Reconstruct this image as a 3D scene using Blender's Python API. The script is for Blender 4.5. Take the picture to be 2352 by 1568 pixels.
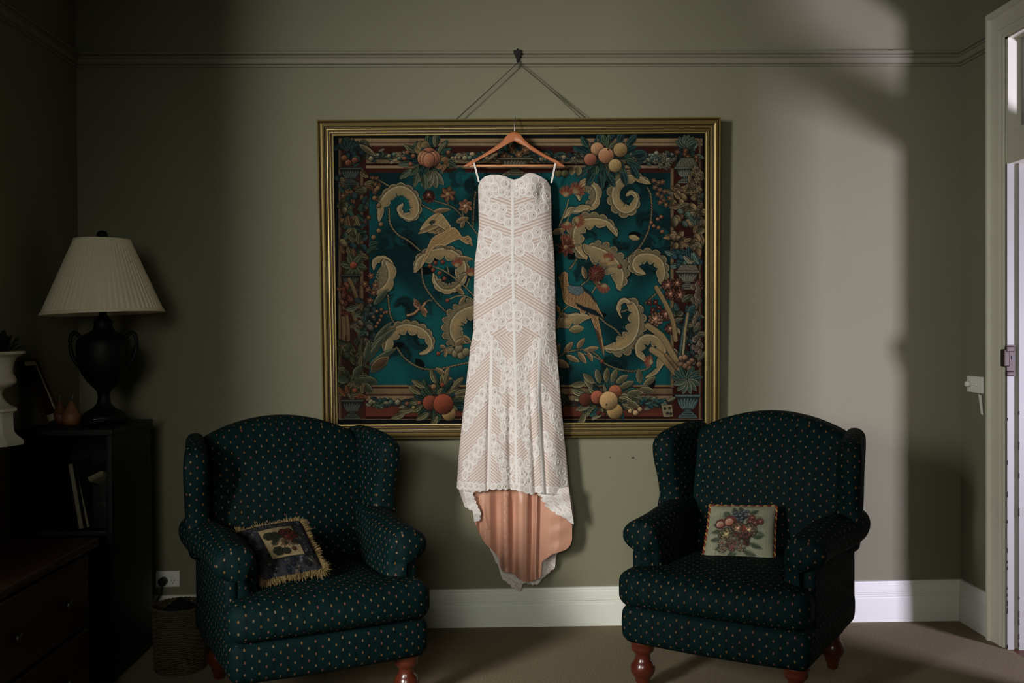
import bpy, math, random
import numpy as np
from mathutils import Matrix, Vector

for o in list(bpy.data.objects):
    bpy.data.objects.remove(o, do_unlink=True)
SC = bpy.context.scene
COL = SC.collection
PI = math.pi

# ------------------------------------------------------------------ camera
FPX = 2287.0
CAM = np.array([0.0, -4.46, 1.324])
YAW, PITCH, ROLL = math.radians(1.6), math.atan(24 / FPX), 0.0055
F0 = np.array([math.sin(YAW), math.cos(YAW), 0.0])
R0 = np.array([math.cos(YAW), -math.sin(YAW), 0.0])
FW = F0 * math.cos(PITCH) - np.array([0, 0, 1.0]) * math.sin(PITCH)
U0 = np.cross(R0, FW)
RT = R0 * math.cos(ROLL) - U0 * math.sin(ROLL)
UP = U0 * math.cos(ROLL) + R0 * math.sin(ROLL)
cam_data = bpy.data.cameras.new('camera')
cam_data.sensor_width = 36.0
cam_data.lens = 36.0 * FPX / 2352.0
cam_data.clip_start = 0.05
cam = bpy.data.objects.new('camera', cam_data)
COL.objects.link(cam)
cam.matrix_world = Matrix(((RT[0], UP[0], -FW[0], CAM[0]), (RT[1], UP[1], -FW[1], CAM[1]),
                           (RT[2], UP[2], -FW[2], CAM[2]), (0, 0, 0, 1)))
SC.camera = cam

# ------------------------------------------------------------------ world, lights, exposure
SC.view_settings.view_transform = 'Standard'
SC.view_settings.look = 'None'
SC.view_settings.gamma = 1.0
SC.view_settings.use_curve_mapping = False
SC.view_settings.exposure = 0.0
w = bpy.data.worlds.new('world')
SC.world = w
w.use_nodes = True
w.node_tree.nodes['Background'].inputs[0].default_value = (0.55, 0.62, 0.55, 1)
w.node_tree.nodes['Background'].inputs[1].default_value = 0.10


def area_light(name, loc, target, sx, sy, power, color, spread=180):
    d = bpy.data.lights.new(name, 'AREA')
    d.shape = 'RECTANGLE'
    d.size, d.size_y, d.energy, d.color = sx, sy, power, color
    d.spread = math.radians(spread)
    o = bpy.data.objects.new(name, d)
    COL.objects.link(o)
    o.location = loc
    o.rotation_euler = (Vector(target) - Vector(loc)).to_track_quat('-Z', 'Y').to_euler()
    return o


# soft daylight from the bright sky outside, coming in through the window opening in the left wall beside the camera
area_light('sky_daylight', (-3.2, -5.8, 2.25), (-1.2, -3.0, 1.65), 1.6, 1.5, 660, (1.0, 0.97, 0.92), 180)
# added frontal fill from behind the camera; that wall has no window
area_light('rear_fill_light', (-0.45, -5.66, 1.65), (0.25, 0.0, 0.55), 1.3, 1.6, 10.0, (1.0, 0.985, 0.89), 56)
# daylight from the glazed front door at the end of the hall, through the open doorway on the right
area_light('hall_daylight', (4.10, -3.60, 0.98), (1.7, -0.2, 1.2), 0.55, 0.60, 146, (0.95, 0.88, 1.17), 150)


# ------------------------------------------------------------------ helpers
def px_dir(px, py):
    px = np.asarray(px, float)[..., None]
    py = np.asarray(py, float)[..., None]
    return FW * FPX + RT * (px - 1176.0) + UP * (784.0 - py)


def on_y(px, py, Y):
    """point of the sight line through a photo pixel on the plane y = Y (Y may be an array)"""
    d = px_dir(px, py)
    t = (np.asarray(Y, float) - CAM[1]) / d[..., 1]
    return CAM + d * t[..., None]


def on_x(px, py, X):
    d = px_dir(px, py)
    t = (X - CAM[0]) / d[..., 0]
    return CAM + d * t[..., None]


def at_depth(px, py, Z):
    return CAM + px_dir(px, py) / FPX * Z


def lin(c):
    c = np.asarray(c, float)
    return np.where(c <= 0.04045, c / 12.92, ((c + 0.055) / 1.055) ** 2.4)


def rgb(r, g, b):
    return tuple(float(v) for v in lin(np.array([r, g, b]) / 255.0))


def tag(o, label, cat=None, group=None, kind=None):
    o['label'] = label
    if cat:
        o['category'] = cat
    if group:
        o['group'] = group
    if kind:
        o['kind'] = kind
    return o


def empty(name, loc, label, cat, rz=0.0, group=None, kind=None):
    o = bpy.data.objects.new(name, None)
    o.empty_display_size = 0.05
    COL.objects.link(o)
    o.location = loc
    o.rotation_euler = (0, 0, rz)
    return tag(o, label, cat, group, kind)


class MB:
    """collects vertices and faces, builds one mesh object"""

    def __init__(self):
        self.v, self.f, self.n, self.c, self.m, self.cm = [], [], 0, [], [], 0

    def add(self, verts, faces, col=None):
        verts = np.asarray(verts, float).reshape(-1, 3)
        self.v.append(verts)
        self.f += [tuple(int(i) + self.n for i in f) for f in faces]
        self.m += [self.cm] * len(faces)
        if col is not None:
            self.c.append(np.broadcast_to(np.asarray(col, float), (len(verts), 3)))
        self.n += len(verts)
        return self

    def box(self, lo, hi):
        x0, y0, z0 = lo
        x1, y1, z1 = hi
        return self.add([(x0, y0, z0), (x1, y0, z0), (x1, y1, z0), (x0, y1, z0), (x0, y0, z1), (x1, y0, z1), (x1, y1, z1), (x0, y1, z1)],
                        [(0, 3, 2, 1), (4, 5, 6, 7), (0, 1, 5, 4), (1, 2, 6, 5), (2, 3, 7, 6), (3, 0, 4, 7)])

    def grid(self, P, cu=False, cv=False, flip=False, col=None):
        P = np.asarray(P, float)
        nu, nv = P.shape[:2]
        i, j = np.meshgrid(np.arange(nu if cu else nu - 1), np.arange(nv if cv else nv - 1), indexing='ij')
        a = i * nv + j
        b = ((i + 1) % nu) * nv + j
        c = ((i + 1) % nu) * nv + (j + 1) % nv
        d = i * nv + (j + 1) % nv
        q = np.stack([a, d, c, b] if flip else [a, b, c, d], -1).reshape(-1, 4)
        return self.add(P.reshape(-1, 3), q.tolist(), None if col is None else np.asarray(col).reshape(-1, 3))

    def lathe(self, prof, n=32, center=(0, 0, 0), cap=True):
        """prof: list of (radius, z)"""
        prof = np.asarray(prof, float)
        a = np.linspace(0, 2 * PI, n, endpoint=False)
        P = np.stack([prof[:, 0][:, None] * np.cos(a), prof[:, 0][:, None] * np.sin(a), np.broadcast_to(prof[:, 1][:, None], (len(prof), n))], -1)
        P = P + np.asarray(center, float)
        k = self.n
        self.grid(P, cv=True, flip=True)
        if cap:
            self.f.append(tuple(k + i for i in range(n))[::-1])
            self.f.append(tuple(k + (len(prof) - 1) * n + i for i in range(n)))
            self.m += [self.cm] * 2
        return self

    def tube(self, pts, rad, n=8, cap=True, closed=False):
        pts = np.asarray(pts, float)
        rad = np.broadcast_to(np.asarray(rad, float), (len(pts),))
        if closed:
            T = np.roll(pts, -1, 0) - np.roll(pts, 1, 0)
        else:
            T = np.gradient(pts, axis=0)
        T /= np.linalg.norm(T, axis=1)[:, None] + 1e-12
        ref = np.array([0, 0, 1.0]) if abs(T[:, 2]).mean() < 0.8 else np.array([0, 1.0, 0])
        A = np.cross(T, ref)
        A /= np.linalg.norm(A, axis=1)[:, None] + 1e-12
        B = np.cross(T, A)
        a = np.linspace(0, 2 * PI, n, endpoint=False)
        P = pts[:, None] + rad[:, None, None] * (A[:, None] * np.cos(a)[None, :, None] + B[:, None] * np.sin(a)[None, :, None])
        k = self.n
        self.grid(P, cu=closed, cv=True, flip=True)
        if cap and not closed:
            self.f.append(tuple(k + i for i in range(n))[::-1])
            self.f.append(tuple(k + (len(pts) - 1) * n + i for i in range(n)))
            self.m += [self.cm] * 2
        return self

    def plate(self, outline, t0, t1, r=0.02, order='xzy', rings=5, dome=0.0, nt=5):
        """solid with a closed 2-D outline, extruded from t0 to t1 with rounded edges. order names the axes of (outline0, outline1, extrusion)"""
        O = np.asarray(outline, float)
        C = O.mean(0)
        rad = np.linalg.norm(O - C, axis=1)
        secs = []
        ph = np.linspace(0, PI / 2, 5)

        def ring(inset, t):
            s = np.clip(1 - inset / rad, 0.0, 1)[:, None]
            return np.c_[C + (O - C) * s, np.full(len(O), t)]
        for k in range(rings, 0, -1):
            s = 1 - k / rings
            base = ring(r, t0)
            p = base.copy()
            p[:, :2] = C + (base[:, :2] - C) * s
            p[:, 2] = t0 - dome * (1 - s * s)
            secs.append(p)
        for a in ph:
            secs.append(ring(r * (1 - math.sin(a)), t0 + r * (1 - math.cos(a))))
        for s in np.linspace(0, 1, nt + 2)[1:-1]:
            secs.append(ring(0, t0 + r + (t1 - t0 - 2 * r) * s))
        for a in ph[::-1]:
            secs.append(ring(r * (1 - math.sin(a)), t1 - r * (1 - math.cos(a))))
        for k in range(1, rings + 1):
            s = 1 - k / rings
            base = ring(r, t1)
            p = base.copy()
            p[:, :2] = C + (base[:, :2] - C) * s
            p[:, 2] = t1 + dome * (1 - s * s)
            secs.append(p)
        P = np.array(secs)
        out = np.empty_like(P)
        for k, ax in enumerate(order):
            out[..., 'xyz'.index(ax)] = P[..., k]
        return self.grid(out, cv=True)

    def rbox(self, c, h, r, n=8):
        """box of half sizes h about c with edges rounded to r"""
        h = np.asarray(h, float)
        r = min(r, *(h * 0.999))
        ax = []
        for k in range(3):
            a = np.sin(np.linspace(0, PI / 2, 5))[::-1]
            e = -(h[k] - r) - r * np.tan(np.linspace(PI / 4, 0, 4))
            m = np.linspace(-(h[k] - r), h[k] - r, n)
            ax.append(np.r_[e[:-1], m, -e[:-1][::-1]])
        for k in range(3):
            i, j = (k + 1) % 3, (k + 2) % 3
            for s in (-1, 1):
                U, V = np.meshgrid(ax[i], ax[j], indexing='ij')
                P = np.empty(U.shape + (3,))
                P[..., k], P[..., i], P[..., j] = s * h[k], U, V
                Q = np.clip(P, -(h - r), h - r)
                D = P - Q
                D *= r / (np.linalg.norm(D, axis=-1, keepdims=True) + 1e-12)
                self.grid(Q + D + np.asarray(c, float), flip=(s < 0))
        return self

    def build(self, name, mat=None, parent=None, smooth=True, warp=None, weld=False, uv=False, subd=0):
        V = np.concatenate(self.v) if self.v else np.zeros((0, 3))
        if warp is not None:
            V = warp(V.copy())
        me = bpy.data.meshes.new(name)
        if self.f and all(len(f) == 4 for f in (self.f[0], self.f[-1])) and len(self.f) > 20000:
            q = np.asarray(self.f, dtype=np.int32)
            me.vertices.add(len(V))
            me.vertices.foreach_set('co', V.astype(np.float32).ravel())
            me.loops.add(q.size)
            me.loops.foreach_set('vertex_index', q.ravel())
            me.polygons.add(len(q))
            me.polygons.foreach_set('loop_start', np.arange(0, q.size, 4, dtype=np.int32))
            me.update(calc_edges=True)
        else:
            me.from_pydata(V.tolist(), [], self.f)
        if self.c:
            C = np.concatenate(self.c)
            at = me.color_attributes.new('Col', 'FLOAT_COLOR', 'POINT')
            at.data.foreach_set('color', np.c_[C, np.ones(len(C))].astype(np.float32).ravel())
        mats = mat if isinstance(mat, (list, tuple)) else [mat]
        for m in mats:
            if m:
                me.materials.append(m)
        if any(self.m):
            me.polygons.foreach_set('material_index', np.asarray(self.m, dtype=np.int32))
        if weld:
            import bmesh
            bm = bmesh.new()
            bm.from_mesh(me)
            bmesh.ops.remove_doubles(bm, verts=bm.verts, dist=1e-5)
            bmesh.ops.recalc_face_normals(bm, faces=bm.faces)
            bm.to_mesh(me)
            bm.free()
        if smooth:
            me.polygons.foreach_set('use_smooth', np.ones(len(me.polygons), dtype=bool))
        me.validate()
        me.update()
        if uv:
            box_uv(me)
        o = bpy.data.objects.new(name, me)
        COL.objects.link(o)
        if parent is not None:
            o.parent = parent
        if subd:
            md = o.modifiers.new('sub', 'SUBSURF')
            md.levels = md.render_levels = subd
        return o


def box_uv(me):
    """uv in metres, projected along the main axis of each face"""
    uvl = me.uv_layers.new(name='UVMap')
    n = len(me.polygons)
    nor = np.empty(n * 3, np.float32)
    me.polygons.foreach_get('normal', nor)
    nor = np.abs(nor.reshape(-1, 3)) * np.array([0.9, 1.0, 1.0])
    ls = np.empty(n, np.int32)
    lt = np.empty(n, np.int32)
    me.polygons.foreach_get('loop_start', ls)
    me.polygons.foreach_get('loop_total', lt)
    vi = np.empty(len(me.loops), np.int32)
    me.loops.foreach_get('vertex_index', vi)
    co = np.empty(len(me.vertices) * 3, np.float32)
    me.vertices.foreach_get('co', co)
    co = co.reshape(-1, 3)
    k = np.repeat(nor.argmax(1), lt)
    p = co[vi]
    uv = np.where((k == 0)[:, None], p[:, [1, 2]], np.where((k == 1)[:, None], p[:, [0, 2]], p[:, [0, 1]]))
    uvl.data.foreach_set('uv', uv.astype(np.float32).ravel())


def flat_shade_sharp(o, ang=40):
    """smooth shading that keeps edges sharper than ang"""
    me = o.data
    me.polygons.foreach_set('use_smooth', np.ones(len(me.polygons), dtype=bool))
    try:
        me.set_sharp_from_angle(angle=math.radians(ang))
    except Exception:
        pass
    return o


# ------------------------------------------------------------------ materials
def new_mat(name):
    m = bpy.data.materials.new(name)
    m.use_nodes = True
    return m, m.node_tree.nodes, m.node_tree.links, m.node_tree.nodes['Principled BSDF']


def mat(name, col, rough=0.6, spec=0.4, metal=0.0, var=0.12, scale=30, bump=0.0, bscale=200, detail=4, stretch=None, coat=0, sheen=0, col2=None):
    m, N, L, b = new_mat(name)
    b.inputs['Roughness'].default_value = rough
    b.inputs['Metallic'].default_value = metal
    b.inputs['Specular IOR Level'].default_value = spec
    b.inputs['Coat Weight'].default_value = coat
    b.inputs['Sheen Weight'].default_value = sheen
    tc = N.new('ShaderNodeTexCoord')
    mp = N.new('ShaderNodeMapping')
    L.new(tc.outputs['Object'], mp.inputs[0])
    if stretch:
        mp.inputs['Scale'].default_value = stretch
    no = N.new('ShaderNodeTexNoise')
    no.inputs['Scale'].default_value = scale
    no.inputs['Detail'].default_value = detail
    L.new(mp.outputs[0], no.inputs['Vector'])
    mx = N.new('ShaderNodeMix')
    mx.data_type = 'RGBA'
    c = np.array(col)
    c2 = np.array(col2) if col2 is not None else np.clip(c * (1 + var), 0, 1)
    mx.inputs[6].default_value = (*np.clip(c * (1 - var), 0, 1), 1)
    mx.inputs[7].default_value = (*c2, 1)
    L.new(no.outputs['Fac'], mx.inputs[0])
    L.new(mx.outputs[2], b.inputs['Base Color'])
    if bump:
        n2 = N.new('ShaderNodeTexNoise')
        n2.inputs['Scale'].default_value = bscale
        n2.inputs['Detail'].default_value = 3
        L.new(mp.outputs[0], n2.inputs['Vector'])
        bp = N.new('ShaderNodeBump')
        bp.inputs['Strength'].default_value = bump
        bp.inputs['Distance'].default_value = 0.002
        L.new(n2.outputs['Fac'], bp.inputs['Height'])
        L.new(bp.outputs[0], b.inputs['Normal'])
    return m


def vcol_mat(name, rough=0.85, spec=0.15, bump=0.0, bscale=900, sheen=0.0, gain=1.0):
    m, N, L, b = new_mat(name)
    at = N.new('ShaderNodeAttribute')
    at.attribute_name = 'Col'
    L.new(at.outputs['Color'], b.inputs['Base Color'])
    b.inputs['Roughness'].default_value = rough
    b.inputs['Specular IOR Level'].default_value = spec
    b.inputs['Sheen Weight'].default_value = sheen
    if bump:
        tc = N.new('ShaderNodeTexCoord')
        n2 = N.new('ShaderNodeTexNoise')
        n2.inputs['Scale'].default_value = bscale
        L.new(tc.outputs['Object'], n2.inputs['Vector'])
        bp = N.new('ShaderNodeBump')
        bp.inputs['Strength'].default_value = bump
        bp.inputs['Distance'].default_value = 0.001
        L.new(n2.outputs['Fac'], bp.inputs['Height'])
        L.new(bp.outputs[0], b.inputs['Normal'])
    return m


def dotted_fabric(name):
    """dark green damask with staggered rows of small pale motifs and faint dark warp stripes (uv in metres)"""
    m, N, L, b = new_mat(name)
    tc = N.new('ShaderNodeTexCoord')
    sep = N.new('ShaderNodeSeparateXYZ')
    L.new(tc.outputs['UV'], sep.inputs[0])

    def mth(op, a, bb=None, c=None):
        n = N.new('ShaderNodeMath')
        n.operation = op
        for k, s in enumerate((a, bb, c)):
            if s is None:
                continue
            if isinstance(s, (int, float)):
                n.inputs[k].default_value = s
            else:
                L.new(s, n.inputs[k])
        return n.outputs[0]
    PU, PV = 0.046, 0.040
    u = mth('DIVIDE', sep.outputs[0], PU)
    v = mth('DIVIDE', sep.outputs[1], PV)

    def dots(ou, ov):
        fu = mth('SUBTRACT', mth('FRACT', mth('ADD', u, 100 + ou)), 0.5)
        fv = mth('SUBTRACT', mth('FRACT', mth('ADD', v, 100 + ov)), 0.5)
        du = mth('MULTIPLY', fu, PU / 0.0033)
        dv = mth('MULTIPLY', fv, PV / 0.0050)
        d = mth('SQRT', mth('ADD', mth('MULTIPLY', du, du), mth('MULTIPLY', dv, dv)))
        mr = N.new('ShaderNodeMapRange')
        mr.inputs['From Min'].default_value = 1.1
        mr.inputs['From Max'].default_value = 0.75
        L.new(d, mr.inputs['Value'])
        return mr.outputs[0], fu
    d1, fu1 = dots(0, 0)
    d2, fu2 = dots(0.5, 0.5)
    dd = mth('MAXIMUM', d1, d2)
    # dot tint varies from cell to cell
    wn = N.new('ShaderNodeTexWhiteNoise')
    wn.noise_dimensions = '2D'
    cb = N.new('ShaderNodeCombineXYZ')
    L.new(mth('FLOOR', mth('MULTIPLY', mth('ADD', u, 100.25), 2)), cb.inputs[0])
    L.new(mth('FLOOR', mth('MULTIPLY', mth('ADD', v, 100.25), 2)), cb.inputs[1])
    L.new(cb.outputs[0], wn.inputs['Vector'])
    cr = N.new('ShaderNodeValToRGB')
    cr.color_ramp.interpolation = 'CONSTANT'
    e = cr.color_ramp.elements
    e[0].color = (*rgb(98, 83, 64), 1)
    e[1].position = 0.4
    e[1].color = (*rgb(92, 60, 53), 1)
    e2 = e.new(0.7)
    e2.color = (*rgb(92, 70, 39), 1)
    L.new(wn.outputs['Value'], cr.inputs[0])
    # ground: green with darker stripe under each column of motifs
    st = N.new('ShaderNodeMapRange')
    st.inputs['From Min'].default_value = 0.04
    st.inputs['From Max'].default_value = 0.14
    L.new(mth('ABSOLUTE', fu1), st.inputs['Value'])
    no = N.new('ShaderNodeTexNoise')
    no.inputs['Scale'].default_value = 9
    L.new(tc.outputs['Object'], no.inputs['Vector'])
    g = N.new('ShaderNodeMix')
    g.data_type = 'RGBA'
    g.inputs[6].default_value = (*rgb(2, 8, 9), 1)
    g.inputs[7].default_value = (*rgb(2, 27, 27), 1)
    L.new(mth('MULTIPLY', mth('MULTIPLY_ADD', st.outputs[0], 0.55, 0.45), mth('MULTIPLY_ADD', no.outputs['Fac'], 0.9, 0.35)), g.inputs[0])
    mx = N.new('ShaderNodeMix')
    mx.data_type = 'RGBA'
    L.new(dd, mx.inputs[0])
    L.new(g.outputs[2], mx.inputs[6])
    L.new(cr.outputs[0], mx.inputs[7])
    L.new(mx.outputs[2], b.inputs['Base Color'])
    b.inputs['Roughness'].default_value = 0.72
    b.inputs['Specular IOR Level'].default_value = 0.09
    n2 = N.new('ShaderNodeTexNoise')
    n2.inputs['Scale'].default_value = 700
    L.new(tc.outputs['Object'], n2.inputs['Vector'])
    bp = N.new('ShaderNodeBump')
    bp.inputs['Strength'].default_value = 0.3
    bp.inputs['Distance'].default_value = 0.001
    L.new(mth('ADD', n2.outputs['Fac'], mth('MULTIPLY', dd, 0.8)), bp.inputs['Height'])
    L.new(bp.outputs[0], b.inputs['Normal'])
    return m


M_WALL = mat('wall_paint', rgb(124, 122, 101), 0.9, 0.15, var=0.04, scale=3, bump=0.35, bscale=260)
M_RAIL = mat('rail_paint', rgb(125, 122, 103), 0.62, 0.3, var=0.04, scale=8)
M_CEIL = mat('ceiling_paint', rgb(120, 116, 106), 0.9, 0.2, var=0.03)
M_TRIM = mat('skirting_paint', rgb(226, 228, 218), 0.5, 0.4, var=0.05, scale=6)
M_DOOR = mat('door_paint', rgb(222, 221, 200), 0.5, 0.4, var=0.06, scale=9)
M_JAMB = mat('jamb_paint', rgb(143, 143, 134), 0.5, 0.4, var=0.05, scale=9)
M_CARPET = mat('carpet', rgb(122, 108, 80), 0.95, 0.05, var=0.9, scale=150, bump=1.0, bscale=230, sheen=0.1, detail=2, col2=rgb(178, 160, 122))
for n_ in M_CARPET.node_tree.nodes:
    if n_.type == 'TEX_NOISE':
        n_.inputs['Roughness'].default_value = 0.75
    if n_.type == 'BUMP':
        n_.inputs['Distance'].default_value = 0.006
M_HALL = mat('hall_boards', rgb(92, 46, 32), 0.5, 0.4, var=0.3, scale=12, stretch=(1, 8, 1))
M_GOLD = mat('gilt', rgb(120, 102, 58), 0.42, 0.5, metal=0.55, var=0.25, scale=40, stretch=(1, 1, 1))
M_GOLD2 = mat('gilt_bright', rgb(146, 128, 78), 0.36, 0.5, metal=0.5, var=0.2, scale=60)
M_GILTDK = mat('gilt_dark', rgb(64, 51, 28), 0.5, 0.4, metal=0.4, var=0.3, scale=50)
M_BACK = mat('backing_board', rgb(70, 60, 45), 0.9)
M_BLACKM = mat('black_iron', rgb(22, 20, 18), 0.5, 0.5, metal=0.5)
M_CORD = mat('cord_fibre', rgb(74, 70, 56), 0.9, 0.1)
M_HANGER = mat('hanger_wood', rgb(176, 106, 66), 0.4, 0.4, var=0.16, scale=14, stretch=(1, 6, 6), coat=0.2)
M_HANGBAR = mat('hanger_bar_wood', rgb(200, 142, 96), 0.4, 0.4, var=0.1, scale=14)
M_STEEL = mat('steel_wire', rgb(190, 188, 180), 0.25, 0.6, metal=1.0)
M_LACE = vcol_mat('lace', 0.75, 0.25, bump=0.25, bscale=1500)
M_SATIN = mat('blush_satin', rgb(194, 144, 121), 0.42, 0.4, var=0.06, scale=12, bump=0.15, bscale=25, sheen=0.1)
M_TAPE = mat('white_tape', rgb(225, 222, 214), 0.7)
M_BEAD = mat('bead', rgb(240, 236, 230), 0.15, 0.8, var=0.02)
M_FAB = dotted_fabric('green_dotted_fabric')
M_MAHOG = mat('mahogany', rgb(80, 32, 19), 0.28, 0.5, var=0.3, scale=18, stretch=(3, 3, 1), coat=0.4)
M_TAPESTRY = vcol_mat('tapestry_wool', 0.92, 0.08, bump=0.3, bscale=1100)
M_CUSH = vcol_mat('needlework', 0.92, 0.08, bump=0.4, bscale=900)
M_FRINGE = mat('straw_fringe', rgb(112, 94, 60), 0.8, 0.2, var=0.35, scale=60)  # straw tone lowered with the cushion print, in place of dimmer light
M_CUSHBACK = mat('cushion_back', rgb(62, 62, 66), 0.9)
M_ROPER = mat('rope_red', rgb(118, 42, 30), 0.8)
M_ROPEG = mat('rope_gold', rgb(168, 128, 70), 0.8)
M_SHADE = mat('shade_silk', rgb(240, 232, 198), 0.8, 0.2, var=0.05, scale=20)
M_LAMPB = mat('lamp_bronze', rgb(8, 7, 6), 0.55, 0.25, metal=0.0)
M_EBONY = mat('ebonised_wood', rgb(7, 6, 6), 0.5, 0.3, var=0.3, scale=10, stretch=(1, 1, 0.2))
M_CHEST = mat('chest_wood', rgb(46, 25, 15), 0.42, 0.35, var=0.35, scale=8, stretch=(8, 1, 8), coat=0.1)
M_KNOB = mat('knob_dark', rgb(22, 15, 10), 0.4, 0.4)
M_CERAM = mat('white_ceramic', rgb(200, 194, 176), 0.35, 0.5, var=0.06, scale=20)
M_LEAF = mat('plant_leaf', rgb(20, 30, 20), 0.6, 0.3, var=0.4)
M_PEAR = mat('pear_skin', rgb(112, 72, 40), 0.5, 0.4, var=0.3, scale=18, col2=rgb(138, 94, 50))
M_PEAR2 = mat('pear_skin_dark', rgb(92, 50, 28), 0.5, 0.4, var=0.3, scale=18)
M_PLAST = mat('white_plastic', rgb(238, 238, 230), 0.4, 0.4, var=0.02)
M_BLKPL = mat('black_plastic', rgb(14, 14, 14), 0.5, 0.4)
M_WICKER = mat('wicker', rgb(72, 63, 47), 0.8, 0.2, var=0.35, scale=60)
M_DKCLOTH = mat('dark_cloth', rgb(24, 22, 22), 0.9, 0.1)
M_PAPER = mat('paper', rgb(110, 106, 84), 0.9, 0.1)
M_BOOKC = mat('book_cover', rgb(40, 34, 30), 0.8, 0.2)
M_BRASS = mat('copper_brass', rgb(50, 36, 28), 0.5, 0.4, metal=0.3, var=0.3, scale=80)
M_MATTE = mat('mount_card', rgb(226, 218, 186), 0.9)
M_PICT = mat('framed_print', rgb(40, 36, 32), 0.9, 0.1, var=0.9, scale=28, col2=rgb(84, 70, 56))
M_GRIME = mat('paint_chip', rgb(52, 40, 34), 0.9)
mg, N_, L_, b_ = new_mat('clear_glass')
b_.inputs['Transmission Weight'].default_value = 1.0
b_.inputs['Roughness'].default_value = 0.03
b_.inputs['IOR'].default_value = 1.5
no_ = N_.new('ShaderNodeTexNoise')
no_.inputs['Scale'].default_value = 40
bp_ = N_.new('ShaderNodeBump')
bp_.inputs['Strength'].default_value = 0.05
L_.new(no_.outputs['Fac'], bp_.inputs['Height'])
L_.new(bp_.outputs[0], b_.inputs['Normal'])
M_GLASS = mg

# ------------------------------------------------------------------ room shell
XL = float(on_y(179, 560, 0)[0])
XR = float(on_y(2207, 700, 0)[0])
YF, ZC = -5.7, 3.35


def struct(name, mb, m, label, smooth=False, parent=None):
    o = mb.build(name, m, parent, smooth=smooth)
    if parent is None:
        tag(o, label, 'room', kind='structure')
    return o


struct('floor', MB().box((XL - 0.15, YF - 0.15, -0.08), (XR + 0.001, 0.12, 0)), M_CARPET, 'beige carpeted floor of the room')
struct('ceiling', MB().box((XL - 0.15, YF - 0.15, ZC), (XR + 0.15, 0.15, ZC + 0.1)), M_CEIL, 'pale ceiling above the room')
struct('wall_back', MB().box((XL - 0.15, 0, -0.05), (XR + 0.15, 0.12, ZC)), M_WALL, 'grey green wall behind the tapestry and chairs')
# left wall with the opening of the unseen window beside the camera
WY0, WY1, WZ0, WZ1 = -3.95, -2.85, 0.6, 2.65
mb = MB()
mb.box((XL - 0.12, WY1, -0.05), (XL, 0, ZC)).box((XL - 0.12, YF, -0.05), (XL, WY0, ZC))
mb.box((XL - 0.12, WY0, -0.05), (XL, WY1, WZ0)).box((XL - 0.12, WY0, WZ1), (XL, WY1, ZC))
struct('wall_left', mb, M_WALL, 'dark left wall beside the lamp')
struct('wall_front', MB().box((XL - 0.15, YF - 0.12, -0.05), (XR + 0.15, YF, ZC)), M_WALL, 'wall behind the camera')
# right wall with the doorway
DY1 = float(on_x(2304, 900, XR - 0.02)[1])      # far side of the opening
DY0 = DY1 - 0.88
CY1 = float(on_x(2267, 900, XR - 0.025)[1])     # outer edge of the far casing
HT = float(on_x(2272, 32, XR - 0.032)[2]) - (CY1 - DY1)   # underside of the head casing
DZ = HT + 0.02
mb = MB()
mb.box((XR, DY1, -0.05), (XR + 0.14, 0, ZC)).box((XR, YF, -0.05), (XR + 0.14, DY0, ZC)).box((XR, DY0, DZ), (XR + 0.14, DY1, ZC))
struct('wall_right', mb, M_WALL, 'dark right wall with the doorway')
mb = MB().box((XR + 0.001, YF, -0.08), (XR + 3.6, 0.5, 0.0))
struct('floor_hall', mb, M_HALL, 'red brown timber floor of the hall beyond the doorway')
mb = MB().box((XR + 3.6, YF, 0), (XR + 3.7, 0.5, ZC)).box((XR + 0.14, 0.4, 0), (XR + 3.6, 0.5, ZC)).box((XR + 0.14, YF - 0.1, 0), (XR + 3.6, YF, ZC))
struct('wall_hall', mb, M_WALL, 'walls of the hall beyond the doorway')
struct('ceiling_hall', MB().box((XR + 0.14, YF, ZC), (XR + 3.7, 0.5, ZC + 0.1)), M_CEIL, 'ceiling of the hall')


def extrude_profile(prof, A, B, nrm, up=(0, 0, 1)):
    """prof (out, up) metres, swept from A to B; nrm points away from the wall"""
    prof = np.asarray(prof, float)
    A, B, nrm, up = (np.asarray(v, float) for v in (A, B, nrm, up))
    P = np.array([E + nrm * prof[:, :1] + up * prof[:, 1:] for E in (A, B)])
    m_ = MB().grid(P)
    k = len(prof)
    m_.f.append(tuple(range(k)))
    m_.f.append(tuple(range(k, 2 * k))[::-1])
    m_.m += [0, 0]
    return m_


def rounded(lo, hi, out, n=5):
    """half-round bead between heights lo and hi standing out by (hi-lo)/2 from depth out"""
    a = np.linspace(-PI / 2, PI / 2, n)
    r = (hi - lo) / 2
    return [(out + r * math.cos(t), (lo + hi) / 2 + r * math.sin(t)) for t in a]


RAIL = [(0, -0.070), (0.006, -0.070), (0.010, -0.066), (0.010, -0.062), (0.006, -0.060), (0.016, -0.056), (0.018, -0.034), (0.012, -0.031)] + \
    rounded(-0.029, -0.019, 0.014) + [(0.012, -0.017)] + rounded(-0.015, -0.002, 0.018) + [(0.020, 0.0), (0, 0)]
a = on_y(182, 120, 0)
b = on_y(2212, 117, 0)
zr = (a[2] + b[2]) / 2
struct('trim_1', extrude_profile(RAIL, (XL, 0, a[2]), (XR, 0, b[2]), (0, -1, 0)), M_RAIL, 'grooved picture rail along the back wall')
struct('trim_2', extrude_profile(RAIL, (XR, 0, b[2]), (XR, CY1, b[2]), (-1, 0, 0)), M_RAIL, 'grooved picture rail on the right wall')
struct('trim_3', extrude_profile(RAIL, (XL, WY1 + 0.1, a[2]), (XL, 0, a[2]), (1, 0, 0)), M_RAIL, 'grooved picture rail on the left wall')
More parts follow.
